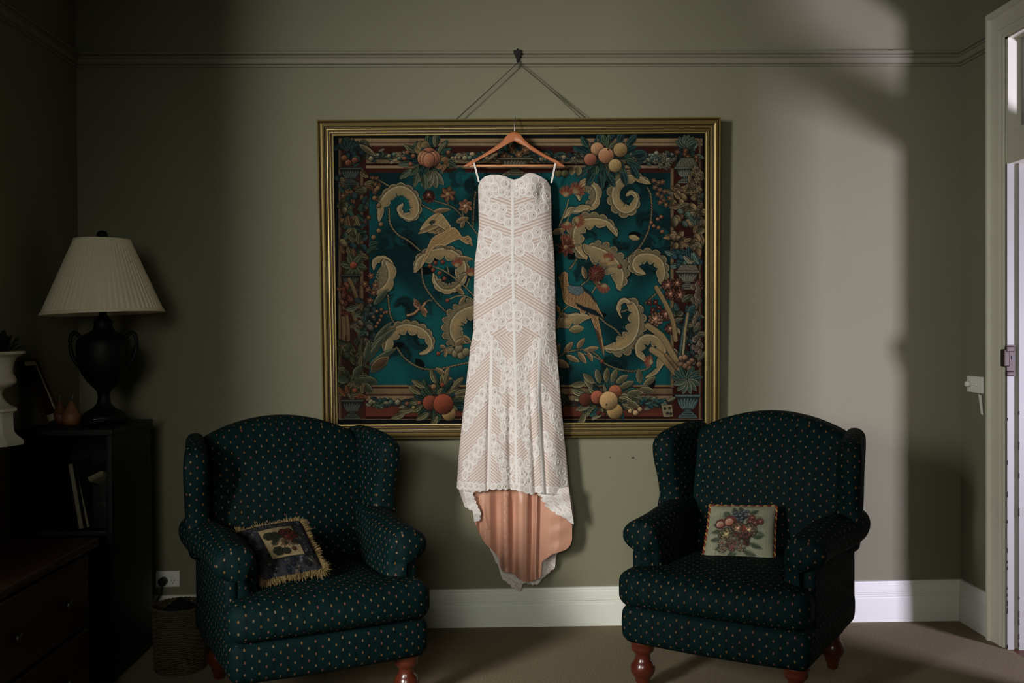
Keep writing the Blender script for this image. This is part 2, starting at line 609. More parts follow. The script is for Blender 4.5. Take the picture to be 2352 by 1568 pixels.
BB = [(0, -0.02), (0.020, -0.02), (0.020, 0.105), (0.018, 0.112), (0.013, 0.115), (0.013, 0.118)] + rounded(0.120, 0.132, 0.012) + \
    [(0.012, 0.134), (0.013, 0.140), (0.012, 0.160), (0.009, 0.166), (0.009, 0.169), (0.012, 0.171), (0.010, 0.180), (0.0, 0.182)]
a = on_y(970, 1356, -0.01)
b = on_y(2195, 1331, -0.01)
s = (b[2] - a[2]) / (b[0] - a[0])
zl, zrr = a[2] + (XL - a[0]) * s - 0.18, a[2] + (XR - a[0]) * s - 0.18
struct('baseboard_back', extrude_profile(BB, (XL, 0, zl), (XR, 0, zrr), (0, -1, 0)), M_TRIM, 'white moulded skirting board along the back wall')
struct('baseboard_right', extrude_profile(BB, (XR, 0, zrr), (XR, CY1, zrr), (-1, 0, 0)), M_TRIM, 'white moulded skirting board between corner and doorway')
struct('baseboard_left', extrude_profile(BB, (XL, YF, zl), (XL, 0, zl), (1, 0, 0)), M_TRIM, 'white moulded skirting board along the left wall')

# doorway: casing, jamb with rebate, strike, transom bar and transom light
door = empty('door_1', (XR, DY1, 0), 'open doorway in the right wall with pale moulded casing and transom light', 'doorway', kind='structure')


def loc(parent, V):
    return np.asarray(V, float) - np.asarray(parent.location)


CW = CY1 - DY1
CAS = [(0, 0), (0.032, 0), (0.034, 0.012), (0.034, 0.022), (0.024, 0.028), (0.022, 0.036), (0.020, 0.085), (0.024, 0.092), (0.022, 0.098), (0.018, 0.104), (0.020, 0.120), (0.014, 0.126), (0.012, CW - 0.012), (0.010, CW), (0, CW)]


def casing(y_out, sgn, zt):
    P = []
    for z, ext in ((0.0, 0), (zt, 1)):
        P.append([(XR - o, y_out - sgn * k, z + (0 if not ext else -0 + (CW - k))) for o, k in CAS])
    P = np.array(P)
    P[1, :, 2] = zt + CW - np.array([k for _, k in CAS])
    return MB().grid(P - np.asarray(door.location))


flat_shade_sharp(casing(CY1, 1, HT).build('casing', M_DOOR, door), 25)
flat_shade_sharp(casing(DY0 - CW, -1, HT).build('casing', M_DOOR, door), 25)
P = np.array([[(XR - o, CY1 - k, HT + CW - k) for o, k in CAS], [(XR - o, DY0 - CW + k, HT + CW - k) for o, k in CAS]]) - np.asarray(door.location)
flat_shade_sharp(MB().grid(P).build('casing', M_DOOR, door), 25)
dl = np.asarray(door.location)


def dbox(lo, hi):
    return MB().box(np.asarray(lo) - dl, np.asarray(hi) - dl)


TZ0 = float(on_x(2320, 376, XR)[2])             # underside of the transom bar
TZ1 = TZ0 + 0.135
# far jamb: front part (door rebate), stop, rear part
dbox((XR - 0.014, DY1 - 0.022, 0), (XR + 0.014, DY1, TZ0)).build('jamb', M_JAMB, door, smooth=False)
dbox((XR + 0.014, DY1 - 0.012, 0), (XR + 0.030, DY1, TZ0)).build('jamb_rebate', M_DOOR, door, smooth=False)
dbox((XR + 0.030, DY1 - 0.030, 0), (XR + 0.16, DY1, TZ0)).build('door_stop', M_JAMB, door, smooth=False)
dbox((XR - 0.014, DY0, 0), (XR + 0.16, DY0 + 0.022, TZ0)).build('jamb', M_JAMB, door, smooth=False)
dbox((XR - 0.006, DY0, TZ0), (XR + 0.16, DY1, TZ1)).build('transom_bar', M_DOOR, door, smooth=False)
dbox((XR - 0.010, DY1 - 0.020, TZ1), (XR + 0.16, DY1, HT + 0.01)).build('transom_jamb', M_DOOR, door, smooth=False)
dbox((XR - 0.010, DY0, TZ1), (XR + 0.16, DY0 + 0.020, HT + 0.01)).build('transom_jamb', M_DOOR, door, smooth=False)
dbox((XR - 0.010, DY0, HT - 0.01), (XR + 0.16, DY1, HT + 0.03)).build('transom_head', M_DOOR, door, smooth=False)
tf = MB()
y0, y1, z0, z1 = DY0 + 0.02, DY1 - 0.02, TZ1, HT - 0.01
for lo, hi in (((XR + 0.045, y1 - 0.03, z0), (XR + 0.085, y1, z1)), ((XR + 0.045, y0, z0), (XR + 0.085, y0 + 0.03, z1)),
               ((XR + 0.045, y0 + 0.03, z0), (XR + 0.085, y1 - 0.03, z0 + 0.03)), ((XR + 0.045, y0 + 0.03, z1 - 0.03), (XR + 0.085, y1 - 0.03, z1)),
               ((XR + 0.055, y1 - 0.045, z0 + 0.03), (XR + 0.075, y1 - 0.03, z1 - 0.03))):
    tf.box(np.asarray(lo) - dl, np.asarray(hi) - dl)
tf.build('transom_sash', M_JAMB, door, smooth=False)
# brass rim keep on the far jamb
kz0, kz1 = float(on_x(2320, 864, XR)[2]), float(on_x(2320, 792, XR)[2])
kp = MB().box(np.array((XR - 0.020, DY1 - 0.030, kz0)) - dl, np.array((XR + 0.014, DY1 - 0.021, kz1)) - dl)
strike = flat_shade_sharp(kp.build('strike_plate', M_BRASS, door), 30)
strike['label'] = 'copper coloured strike plate on the door jamb'
zc = (kz0 + kz1) / 2
hb = MB().rbox(np.array((XR - 0.026, DY1 - 0.028, zc + 0.012)) - dl, (0.014, 0.014, 0.036), 0.006, 3)
hb.rbox(np.array((XR - 0.012, DY1 - 0.036, kz1 - 0.016)) - dl, (0.018, 0.008, 0.012), 0.004, 3)
hb.rbox(np.array((XR - 0.012, DY1 - 0.036, kz0 + 0.012)) - dl, (0.016, 0.008, 0.010), 0.004, 3)
hb.build('keep_box', M_BRASS, strike)
MB().box(np.array((XR - 0.002, DY1 - 0.0325, zc + 0.006)) - dl, np.array((XR + 0.012, DY1 - 0.0295, zc + 0.022)) - dl).build('latch_slot', M_BLKPL, strike, smooth=False)
# chipped paint along the jamb edges
rs = np.random.RandomState(5)
ch = MB()
for k in range(26):
    z = rs.uniform(0.03, 1.0) ** 1.3
    X = (XR - 0.0145, XR + 0.0295)[k % 2]
    Y = (DY1 - 0.0225, DY1 - 0.0305)[k % 2]
    h = rs.uniform(0.004, 0.014)
    ch.rbox(np.array((X, Y, z)) - dl, (0.002, 0.002, h), 0.0015, 2)
chips = ch.build('paint_chip', M_GRIME, door)
chips['kind'] = 'stuff'

# ------------------------------------------------------------------ painting tools (flat woven and stitched pictures are worked out pixel by pixel)
def sm(a, b, x):
    t = np.clip((x - a) / (b - a + 1e-9), 0, 1)
    return t * t * (3 - 2 * t)


def catmull(pts, n=14, closed=False):
    p = np.asarray(pts, float)
    if closed:
        p = np.r_[p[-1:], p, p[:2]]
    else:
        p = np.r_[2 * p[:1] - p[1:2], p, 2 * p[-1:] - p[-2:-1]]
    t = np.linspace(0, 1, n, endpoint=False)[:, None]
    out = []
    for i in range(1, len(p) - 2):
        a_, b_2, c_, d_ = p[i - 1], p[i], p[i + 1], p[i + 2]
        out.append(0.5 * (2 * b_2 + (c_ - a_) * t + (2 * a_ - 5 * b_2 + 4 * c_ - d_) * t ** 2 + (3 * b_2 - a_ - 3 * c_ + d_) * t ** 3))
    out = np.concatenate(out)
    return out if closed else np.r_[out, p[-2:-1]]


class Canvas:
    def __init__(self, x0, y0, x1, y1, step, base):
        self.x = np.arange(x0, x1 + step * 0.5, step)
        self.y = np.arange(y0, y1 + step * 0.5, step)
        self.x0, self.y0, self.st = x0, y0, step
        self.a = np.empty((len(self.y), len(self.x), 3))
        self.a[:] = np.asarray(base, float)

    def win(self, xa, ya, xb, yb):
        i0 = max(0, int((xa - self.x0) / self.st) - 1)
        i1 = min(len(self.x), int((xb - self.x0) / self.st) + 3)
        j0 = max(0, int((ya - self.y0) / self.st) - 1)
        j1 = min(len(self.y), int((yb - self.y0) / self.st) + 3)
        if i1 <= i0 or j1 <= j0:
            return None
        X, Y = np.meshgrid(self.x[i0:i1], self.y[j0:j1])
        return (slice(j0, j1), slice(i0, i1)), X, Y

    def put(self, sl, m, col):
        m = np.clip(m, 0, 1)[..., None]
        self.a[sl] = self.a[sl] * (1 - m) + np.asarray(col, float) * m

    def leaf(self, x, y, ang, L, W, col, rim=None, rib=None, dark=0.55, e=0.75, outline=True):
        """leaf from base (x,y) towards ang (degrees, y down)"""
        a_ = math.radians(ang)
        ca, sa = math.cos(a_), math.sin(a_)
        R = L + W
        wn = self.win(x - R, y - R, x + R, y + R)
        if wn is None:
            return
        sl, X, Y = wn
        u = ((X - x) * ca + (Y - y) * sa) / L
        v = -(X - x) * sa + (Y - y) * ca
        hw = W * np.sin(PI * np.clip(u, 0, 1) ** 0.9) ** e
        d = np.where((u > 0) & (u < 1), hw - np.abs(v), -2.0)
        if outline:
            self.put(sl, sm(-2.2, -0.2, d) * 0.75, (0.03, 0.035, 0.03))
        c = np.asarray(col, float)
        sh = (0.5 + 0.5 * np.clip(v / (W + 1e-6), -1, 1))[..., None]
        cc = c * (1 - dark * sh)
        self.put(sl, sm(-0.7, 0.7, d), cc)
        if rim is not None:
            self.put(sl, sm(-0.4, 0.5, d) * sm(2.0, 1.0, d) * (0.85 - 0.55 * sh[..., 0]), rim)
        if rib is not None:
            self.put(sl, sm(1.1, 0.3, np.abs(v)) * sm(0.2, 1.0, d) * sm(0.95, 0.8, u), rib)

    def blob(self, x, y, r, col, hi=None, lo=None, ry=None, ang=0, outline=True):
        ry = ry or r
        R = max(r, ry) + 3
        wn = self.win(x - R, y - R, x + R, y + R)
        if wn is None:
            return
        sl, X, Y = wn
        a_ = math.radians(ang)
        u = ((X - x) * math.cos(a_) + (Y - y) * math.sin(a_)) / r
        v = (-(X - x) * math.sin(a_) + (Y - y) * math.cos(a_)) / ry
        q = np.sqrt(u * u + v * v)
        d = (1 - q) * min(r, ry)
        if outline:
            self.put(sl, sm(-2.2, -0.2, d) * 0.75, (0.03, 0.03, 0.03))
        c = np.asarray(col, float)
        hi = c * 1.35 if hi is None else np.asarray(hi, float)
        lo = c * 0.45 if lo is None else np.asarray(lo, float)
        t = np.clip(0.5 - 0.5 * (u * 0.55 + v * 0.75), 0, 1)[..., None]
        cc = np.where(t < 0.5, lo + (c - lo) * t * 2, c + (hi - c) * (t - 0.5) * 2)
        if r > 11:
            cc = cc * (1 + 0.16 * np.sin(X * 1.9 + 2 * np.sin(Y * 0.7)) * np.sin(Y * 1.3 + np.sin(X * 0.9)))[..., None]
        self.put(sl, sm(-0.7, 0.7, d), cc)

    def seg_dist(self, pts, X, Y):
        best = np.full(X.shape, 1e9)
        sd = np.zeros(X.shape)
        ss = np.zeros(X.shape)
        acc = 0.0
        for k in range(len(pts) - 1):
            ax, ay = pts[k]
            bx, by = pts[k + 1]
            dx, dy = bx - ax, by - ay
            l2 = dx * dx + dy * dy + 1e-9
            t = np.clip(((X - ax) * dx + (Y - ay) * dy) / l2, 0, 1)
            ex, ey = X - ax - t * dx, Y - ay - t * dy
            d = np.sqrt(ex * ex + ey * ey)
            m = d < best
            best = np.where(m, d, best)
            sg = np.sign(dx * (Y - ay) - dy * (X - ax))
            sd = np.where(m, sg * d, sd)
            l_ = math.sqrt(l2)
            ss = np.where(m, acc + t * l_, ss)
            acc += l_
        return best, sd, ss, acc

    def stroke(self, pts, wd, col, hi=None, twist=0, spline=True, outline=0.7):
        p = catmull(pts, 8) if spline and len(pts) > 2 else np.asarray(pts, float)
        R = wd + 3
        wn = self.win(p[:, 0].min() - R, p[:, 1].min() - R, p[:, 0].max() + R, p[:, 1].max() + R)
        if wn is None:
            return
        sl, X, Y = wn
        d, sd, s_, tot = self.seg_dist(p, X, Y)
        if outline:
            self.put(sl, sm(wd + 2.0, wd, d) * outline, (0.03, 0.035, 0.03))
        c = np.asarray(col, float)
        cc = np.broadcast_to(c, X.shape + (3,))
        if twist:
            k = (0.65 + 0.35 * np.sin(2 * PI * (s_ + sd * 1.2) / twist))[..., None]
            cc = c * k
        self.put(sl, sm(wd + 0.6, wd - 0.6, d), cc)
        if hi is not None:
            self.put(sl, sm(0.9, 0.2, np.abs(sd + wd * 0.35)) * 0.7, hi)

    def poly(self, pts, col, rim=None, spline=False, outline=0.75, hatch=None, hcol=None):
        p = catmull(pts, 6, True) if spline else np.asarray(pts, float)
        wn = self.win(p[:, 0].min() - 3, p[:, 1].min() - 3, p[:, 0].max() + 3, p[:, 1].max() + 3)
        if wn is None:
            return
        sl, X, Y = wn
        ins = np.zeros(X.shape, bool)
        q = np.r_[p, p[:1]]
        for (ax, ay), (bx, by) in zip(q[:-1], q[1:]):
            c = ((ay > Y) != (by > Y)) & (X < (bx - ax) * (Y - ay) / (by - ay + 1e-12) + ax)
            ins ^= c
        d, _, _, _ = self.seg_dist(q, X, Y)
        d = np.where(ins, d, -d)
        if outline:
            self.put(sl, sm(-2.2, -0.2, d) * outline, (0.03, 0.03, 0.03))
        self.put(sl, sm(-0.7, 0.7, d), col)
        if hatch:
            a_, per = hatch
            h = np.sin(2 * PI * (X * math.cos(a_) + Y * math.sin(a_) + 1.2 * np.sin(Y * 0.5 + X * 0.3)) / per)
            self.put(sl, sm(0, 1.2, d) * sm(0.2, 0.9, h) * 0.7, hcol)
        if rim is not None:
            self.put(sl, sm(-0.5, 0.4, d) * sm(1.9, 0.9, d), rim)

    def scroll(self, pts, win_, wout, lobe=19, col=(0.50, 0.44, 0.29), rim=(0.66, 0.59, 0.41), warm=(0.60, 0.47, 0.27), taper=(0.5, 0.35), flip=False, dim=0.72):
        """acanthus scroll: smooth rib along the spine with scalloped leaf edges on both sides"""
        p = catmull(pts, 10)
        R = max(win_, wout) + 5
        wn = self.win(p[:, 0].min() - R, p[:, 1].min() - R, p[:, 0].max() + R, p[:, 1].max() + R)
        if wn is None:
            return
        sl, X, Y = wn
        d, sd, s_, tot = self.seg_dist(p, X, Y)
        if flip:
            sd = -sd
        t = s_ / tot
        # cut the round ends
        tp = np.minimum(1, taper[0] + (1 - taper[0]) * sm(0, 0.25, t)) * np.minimum(1, taper[1] + (1 - taper[1]) * sm(1.0, 0.55, t))
        n = max(2, round(tot / lobe))
        ph = np.abs(np.sin(PI * np.where(sd >= 0, max(2, round(n * 0.62)), n) * t + 0.15 * sd / max(win_, 1)))
        lob = ph ** 0.55
        wi = win_ * tp * (0.52 + 0.48 * lob)
        wo = wout * tp * (0.36 + 0.64 * lob)
        wl = np.where(sd >= 0, wi, wo)
        e = wl - d
        self.put(sl, sm(-4.5, 0.0, e) * dim, (0.025, 0.05, 0.052))
        k = np.where(sd >= 0, d / (win_ * tp + 1e-6), d / (wout * tp + 1e-6))
        c = np.asarray(col)
        wm = np.asarray(warm)
        f = np.exp(-((k - 0.42) / 0.28) ** 2) * (sd >= 0) * (0.6 + 0.4 * np.sin(t * 9 + p[0, 0]))
        cc = c * (0.80 + 0.25 * (1 - k))[..., None]
        cc = cc * (1 - f[..., None]) + wm * f[..., None]
        cc = cc * np.where(sd < 0, 0.86, 1.0)[..., None]
        self.put(sl, sm(-0.7, 0.7, e), cc)
        self.put(sl, sm(0.30, 0.05, ph) * sm(0.45, 0.75, k) * sm(-0.5, 0.5, e), (0.10, 0.11, 0.08))
        self.put(sl, sm(-0.5, 0.4, e) * sm(2.1, 1.0, e) * 0.85, rim)
        self.put(sl, sm(2.6, 1.4, np.abs(sd + 2.4)) * sm(0, 1.5, e) * 0.45, c * 0.45)
        self.put(sl, sm(1.7, 0.7, d) * sm(-0.2, 0.8, e) * min(1, dim * 1.4), rim)

    def flower(self, x, y, r, n, col, ctr, a0=0, w=0.36, rim=None, e=0.7):
        for k in range(n):
            self.leaf(x, y, a0 + 360 * k / n, r, r * w, col, rim=rim, dark=0.45, e=e)
        self.blob(x, y, r * 0.24, ctr, outline=False)

    def pompon(self, x, y, r, col, hi, seed=0):
        rr = np.random.RandomState(seed)
        for ring, n in ((1.0, 11), (0.72, 8), (0.42, 5)):
            for k in range(n):
                a_ = 2 * PI * (k + rr.rand() * 0.4) / n
                self.blob(x + math.cos(a_) * r * ring * 0.72, y + math.sin(a_) * r * ring * 0.72, r * 0.30, col, hi=hi, lo=np.asarray(col) * 0.35, ang=math.degrees(a_), ry=r * 0.22)
        self.blob(x, y, r * 0.22, hi, outline=False)

    def urn(self, x, yt, yb, w, col=(0.33, 0.36, 0.33)):
        c = np.asarray(col, float) * 0.74
        h = yb - yt
        self.poly([(x - w, yt), (x + w, yt), (x + w * 0.92, yt + h * .10), (x - w * .92, yt + h * .10)], c * 1.25)
        self.poly([(x - w * .86, yt + h * .12), (x + w * .86, yt + h * .12), (x + w * .72, yt + h * .40), (x + w * .34, yt + h * .62), (x - w * .34, yt + h * .62), (x - w * .72, yt + h * .40)], c * 0.55)
        for k in range(-3, 4):
            self.leaf(x + k * w * 0.12, yt + h * .62, -90 + k * 9, h * 0.48, w * 0.10, c * 1.25, rim=c * 1.7, outline=False)
        self.poly([(x - w * .22, yt + h * .62), (x + w * .22, yt + h * .62), (x + w * .28, yt + h * .76), (x - w * .28, yt + h * .76)], c * 1.0)
        self.poly([(x - w * .55, yt + h * .84), (x + w * .55, yt + h * .84), (x + w * .75, yb), (x - w * .75, yb)], c * 0.9, rim=c * 1.5)
        self.poly([(x - w * .34, yt + h * .74), (x + w * .34, yt + h * .74), (x + w * .5, yt + h * .86), (x - w * .5, yt + h * .86)], c * 0.6, rim=c * 1.5)


# ------------------------------------------------------------------ framed tapestry
def paint_tapestry():
    C = Canvas(764, 305, 1624, 978, 1.3, (0.05, 0.06, 0.07))
    rs = np.random.RandomState(11)
    X, Y = np.meshgrid(C.x, C.y)
    TEAL = np.array((0.050, 0.285, 0.295))
    DTEAL = np.array((0.03, 0.135, 0.145))
    TAN = (0.50, 0.44, 0.28)
    LTAN = (0.68, 0.58, 0.38)
    RED = (0.25, 0.075, 0.055)
    CREAM = (0.56, 0.44, 0.28)
    NAVY = (0.035, 0.05, 0.06)
    GRN = (0.17, 0.25, 0.21)
    BLU = (0.12, 0.25, 0.27)
    OLV = (0.30, 0.29, 0.19)
    PEACH = (0.66, 0.44, 0.28)
    CORAL = (0.55, 0.24, 0.16)
    C.a[:] = NAVY

    def rect(x0, y0, x1, y1, c):
        m = (X > x0) & (X < x1) & (Y > y0) & (Y < y1)
        C.a[m] = c
    # woven field and border bands
    rect(777, 317, 1613, 966, RED)
    rect(777, 317, 1613, 336, CREAM)
    for yy in (326, 327, 328):
        rect(777, yy - .7, 1613, yy + .7, np.array(CREAM) * (0.55 if yy == 327 else 0.7))
    rect(777, 334.5, 1613, 337.5, np.array(CREAM) * 0.5)
    rect(840, 351, 1540, 368, np.array((0.24, 0.20, 0.15)))
    rect(840, 367, 1540, 375, np.array(CREAM) * 0.85)
    rect(840, 375, 1540, 380, np.array(RED) * 0.6)
    rect(840, 380, 1540, 386, CREAM)
    # bottom bands
    rect(840, 884, 1545, 888.5, np.array(CREAM) * 0.9)
    rect(840, 888.5, 1545, 892, np.array(RED) * 0.8)
    rect(840, 892, 1545, 905, np.array(CREAM) * 0.82)
    rect(840, 905, 1545, 908.5, np.array(RED) * 1.1)
    rect(840, 908.5, 1545, 919, CREAM)
    rect(840, 919, 1545, 934, np.array((0.2, 0.13, 0.1)))
    rect(840, 934, 1545, 956, np.array((0.40, 0.16, 0.09)))
    rect(840, 956, 1545, 962, np.array(RED) * 0.6)
    rect(777, 962, 1613, 963.5, np.array(CREAM) * 0.8)
    rect(777, 963.5, 1613, 980, NAVY)
    for x in (778, 781):
        rect(x, 317, x + 2, 962, np.array(CREAM) * 0.7)
    rect(783, 335, 836, 962, (0.22, 0.10, 0.07))
    rect(828, 386, 834, 888, np.array(CREAM) * 0.75)
    rect(836, 386, 848, 888, np.array(RED) * 0.8)
    rect(1541, 386, 1547, 890, np.array(CREAM) * 0.8)
    rect(1548, 386, 1606, 962, np.array(RED) * 0.9)
    rect(1606, 317, 1610, 962, np.array(CREAM) * 0.75)
    m = (X > 848) & (X < 1541) & (Y > 396) & (Y < 884)
    f = 0.5 + 0.5 * np.sin(X * 0.021 + 1.3 * np.sin(Y * 0.013)) * np.sin(Y * 0.019 + 0.8 * np.sin(X * 0.017))
    C.a[m] = (DTEAL + (TEAL - DTEAL) * sm(0.15, 0.75, f)[..., None])[m]
    # dark shadow foliage with faint scalloped outlines in the field
    for k in range(46):
        x, y = rs.uniform(860, 1530), rs.uniform(405, 875)
        r = rs.uniform(16, 34)
        a0, da = rs.uniform(0, 6.28), rs.choice([-1, 1]) * rs.uniform(0.35, 0.6)
        pts = [(x + r * (1 - 0.08 * q) * math.cos(a0 + q * da), y + r * (1 - 0.08 * q) * math.sin(a0 + q * da)) for q in range(7)]
        dk = DTEAL * rs.uniform(0.7, 1.6)
        C.scroll(pts, rs.uniform(10, 18), rs.uniform(10, 20), lobe=17, col=dk * 1.15, rim=(0.085, 0.185, 0.17), warm=dk * 1.3, taper=(0.4, 0.4), dim=0.35)
    for k in range(14):
        x, y = rs.uniform(870, 1520), rs.uniform(415, 870)
        C.leaf(x, y, rs.uniform(0, 360), rs.uniform(26, 44), rs.uniform(7, 11), (0.02, 0.045, 0.05), dark=0.2, outline=False)

    # stems
    ST, SH = (0.42, 0.38, 0.25), (0.62, 0.56, 0.40)
    for p in ([(851, 405), (872, 415), (894, 428)], [(893, 478), (896, 514), (914, 539), (938, 553), (965, 576)], [(965, 468), (983, 478), (1001, 488)],
              [(968, 615), (970, 637), (976, 658), (989, 678), (1003, 695), (1021, 713), (1040, 731)], [(891, 678), (893, 703), (897, 727), (909, 746)],
              [(911, 798), (927, 820), (949, 837), (974, 847), (1004, 848), (1038, 841), (1078, 832)], [(1092, 440), (1088, 475), (1086, 520)],
              [(1487, 431), (1494, 446), (1497, 473), (1495, 504), (1487, 534), (1471, 564), (1447, 587), (1427, 604)], [(1328, 587), (1320, 602), (1309, 617)],
              [(1525, 625), (1522, 650), (1509, 671), (1482, 696)], [(1444, 710), (1426, 716)], [(1430, 775), (1413, 756), (1393, 743), (1378, 729)],
              [(1280, 822), (1298, 811), (1326, 804), (1350, 804), (1373, 817), (1384, 831), (1409, 844), (1442, 852), (1476, 850), (1494, 842)]):
        C.stroke(p, 2.0, ST, SH, twist=7)
    # acanthus scrolls
    S = C.scroll
    S([(869, 503), (872, 468), (892, 439), (920, 428), (946, 440), (960, 466), (959, 490), (944, 503), (924, 497), (914, 481), (921, 470)], 26, 9, taper=(0.35, 0.35))
    S([(952, 618), (961, 594), (986, 578), (1018, 571), (1046, 580), (1064, 598), (1069, 620), (1060, 642)], 25, 10, taper=(0.5, 0.9))
    S([(995, 629), (1000, 648), (1016, 664), (1038, 665), (1056, 652), (1068, 634)], 9, 16, taper=(0.3, 0.8), lobe=14)
    S([(857, 617), (856, 602), (865, 592), (882, 590), (898, 600), (905, 613)], 13, 3, taper=(0.4, 0.6), lobe=13)
    S([(886, 604), (893, 622), (892, 642), (882, 658), (868, 668)], 17, 30, flip=True, taper=(0.6, 0.8))
    S([(884, 803), (891, 776), (907, 755), (928, 746), (950, 748), (972, 757), (988, 775), (992, 794), (982, 808), (966, 813)], 22, 12, taper=(0.7, 0.25))
    S([(1102, 700), (1082, 704), (1059, 714), (1042, 729), (1035, 748), (1036, 768), (1046, 786)], 30, 22, flip=True, taper=(0.8, 0.9), lobe=15)
    for k, (x, y) in enumerate(((1035, 805), (1047, 812), (1060, 816), (1071, 808), (1054, 800))):
        C.blob(x, y, 9, (0.44, 0.40, 0.27), hi=(0.6, 0.54, 0.38))
    S([(1331, 458), (1329, 444), (1335, 429), (1350, 422), (1364, 429), (1370, 446), (1366, 465), (1351, 479)], 13, 19, flip=True, taper=(0.3, 0.8))
    S([(1351, 479), (1330, 485), (1312, 487), (1296, 500)], 13, 5, taper=(0.9, 0.3))
    S([(1491, 418), (1466, 405), (1442, 403), (1422, 413), (1409, 433), (1408, 458), (1418, 478), (1436, 488), (1455, 481), (1464, 463), (1461, 447), (1450, 440), (1440, 447)], 24, 14, taper=(0.35, 0.25), flip=True)
    S([(1340, 590), (1324, 572), (1317, 548), (1321, 524), (1335, 508), (1354, 502), (1377, 503), (1397, 510), (1410, 524), (1417, 538)], 26, 17, taper=(0.6, 0.3))
    S([(1361, 566), (1388, 576), (1409, 591), (1424, 610), (1431, 630), (1428, 655)], 42, 22, flip=False, taper=(0.8, 0.5), lobe=17)
    S([(1478, 629), (1459, 621), (1454, 604), (1464, 588), (1484, 583), (1505, 587), (1520, 600), (1526, 621), (1524, 642)], 23, 14, taper=(0.35, 0.8))
    S([(1388, 800), (1417, 803), (1442, 793), (1459, 774), (1467, 750), (1467, 723), (1459, 701), (1446, 690)], 30, 20, flip=True, taper=(0.25, 0.6))
    S([(1446, 692), (1432, 686), (1421, 697), (1419, 713), (1427, 730)], 9, 3, flip=True, taper=(0.9, 0.2))
    S([(1485, 832), (1464, 815), (1462, 792), (1475, 774), (1496, 770), (1517, 780), (1527, 800), (1527, 820), (1519, 842), (1505, 859), (1487, 867)], 23, 3, taper=(0.4, 0.3))
    S([(1280, 737), (1300, 726), (1325, 722), (1350, 724)], 28, 4, taper=(0.9, 0.5))
    C.leaf(1308, 758, -8, 34, 9, (0.58, 0.52, 0.30), rim=LTAN)
    # tear shaped highlight in the blue leaf
    C.leaf(1443, 540, 0, 30, 8, (0.02, 0.04, 0.05))
    C.leaf(1444, 543, 12, 26, 6, (0.62, 0.54, 0.34), rim=LTAN, dark=0.2)

    # leafy branches, small flowers and buds
    TL, TR_ = (0.60, 0.47, 0.28), (0.74, 0.62, 0.42)
    for p in ([(998, 461), (1032, 472), (1050, 484), (1064, 500), (1078, 514), (1098, 540)], [(1064, 500), (1062, 480)], [(1032, 472), (1027, 462)],
              [(985, 609), (1012, 618), (1032, 630), (1056, 648), (1074, 664), (1092, 684)], [(1032, 630), (1027, 612)], [(1070, 662), (1078, 640)],
              [(1030, 688), (1050, 680), (1070, 680), (1090, 690)], [(1007, 811), (1030, 798), (1062, 789), (1090, 786)],
              [(1335, 655), (1350, 644), (1356, 632)], [(1360, 672), (1372, 653)], [(1284, 520), (1300, 480), (1306, 458)], [(1292, 540), (1306, 500), (1320, 476)],
              [(1276, 562), (1300, 566), (1330, 562)], [(1278, 750), (1288, 720), (1305, 702)], [(1340, 812), (1362, 818), (1378, 826)], [(1380, 620), (1402, 611), (1424, 612)]):
        C.stroke(p, 1.25, ST, SH)
    for x, y, a_, L, W in ((995, 486, -8, 40, 5.5), (1048, 510, -20, 30, 7), (1058, 523, -60, 18, 5), (1046, 590, 8, 42, 5), (1048, 660, 42, 24, 5.5), (1055, 700, -55, 24, 5), (1010, 795, 8, 14, 4),
                           (1050, 780, 20, 22, 6), (1062, 770, 38, 26, 5), (1024, 800, 95, 20, 4), (1045, 792, -35, 26, 6), (1000, 845, 35, 30, 6), (1020, 868, 20, 26, 6), (1022, 868, -70, 28, 5),
                           (1276, 818, -72, 30, 7), (1296, 810, -52, 32, 6.5), (1325, 800, -52, 30, 6), (1342, 805, -12, 34, 6), (1300, 816, 25, 34, 6), (1328, 808, 55, 32, 6.5), (1350, 808, 62, 24, 5), (1276, 828, 25, 34, 9),
                           (1268, 535, -15, 32, 7), (1285, 720, 20, 22, 5), (1346, 640, -105, 30, 6), (1362, 640, 45, 26, 6), (1276, 700, 60, 22, 5)):
        C.leaf(x, y, a_, L, W, TL, rim=TR_, rib=(0.40, 0.30, 0.18))
    C.flower(985, 452, 15, 8, (0.36, 0.12, 0.10), (0.66, 0.46, 0.34), 10, 0.42, rim=(0.55, 0.28, 0.2))
    C.pompon(985, 448, 11, (0.50, 0.20, 0.15), (0.70, 0.46, 0.36), 3)
    C.flower(1029, 446, 19, 6, (0.60, 0.38, 0.22), (0.64, 0.48, 0.3), -75, 0.30, rim=(0.34, 0.10, 0.07))
    C.flower(1069, 473, 17, 6, (0.62, 0.36, 0.22), (0.70, 0.56, 0.4), -90, 0.32, rim=(0.72, 0.50, 0.34))
    for x, y in ((988, 611), (1000, 604), (1017, 602), (995, 620), (1010, 627), (1021, 640), (1028, 690), (1007, 812), (1383, 830), (1424, 612)):
        C.blob(x, y, 4.5, (0.46, 0.18, 0.13), hi=(0.66, 0.36, 0.24))
    for (x, y, a_, L) in ((1050, 613, -90, 22), (1080, 634, -75, 22), (1318, 445, -50, 34), (1300, 452, -85, 30), (1320, 505, 15, 26), (1302, 508, 90, 24), (1388, 650, 100, 26), (1395, 600, -70, 24), (1296, 562, -60, 30), (1500, 832, 200, 24)):
        for k in range(-4, 5):
            C.leaf(x, y, a_ + k * 13, L * (1 - abs(k) * 0.05), 2.6, (0.40, 0.12, 0.09) if k % 2 else (0.56, 0.22, 0.14), rim=(0.62, 0.34, 0.2), outline=False)
        for k in range(-2, 3):
            C.leaf(x, y, a_ + k * 20, L * 0.45, 2.4, (0.64, 0.54, 0.34), outline=False)
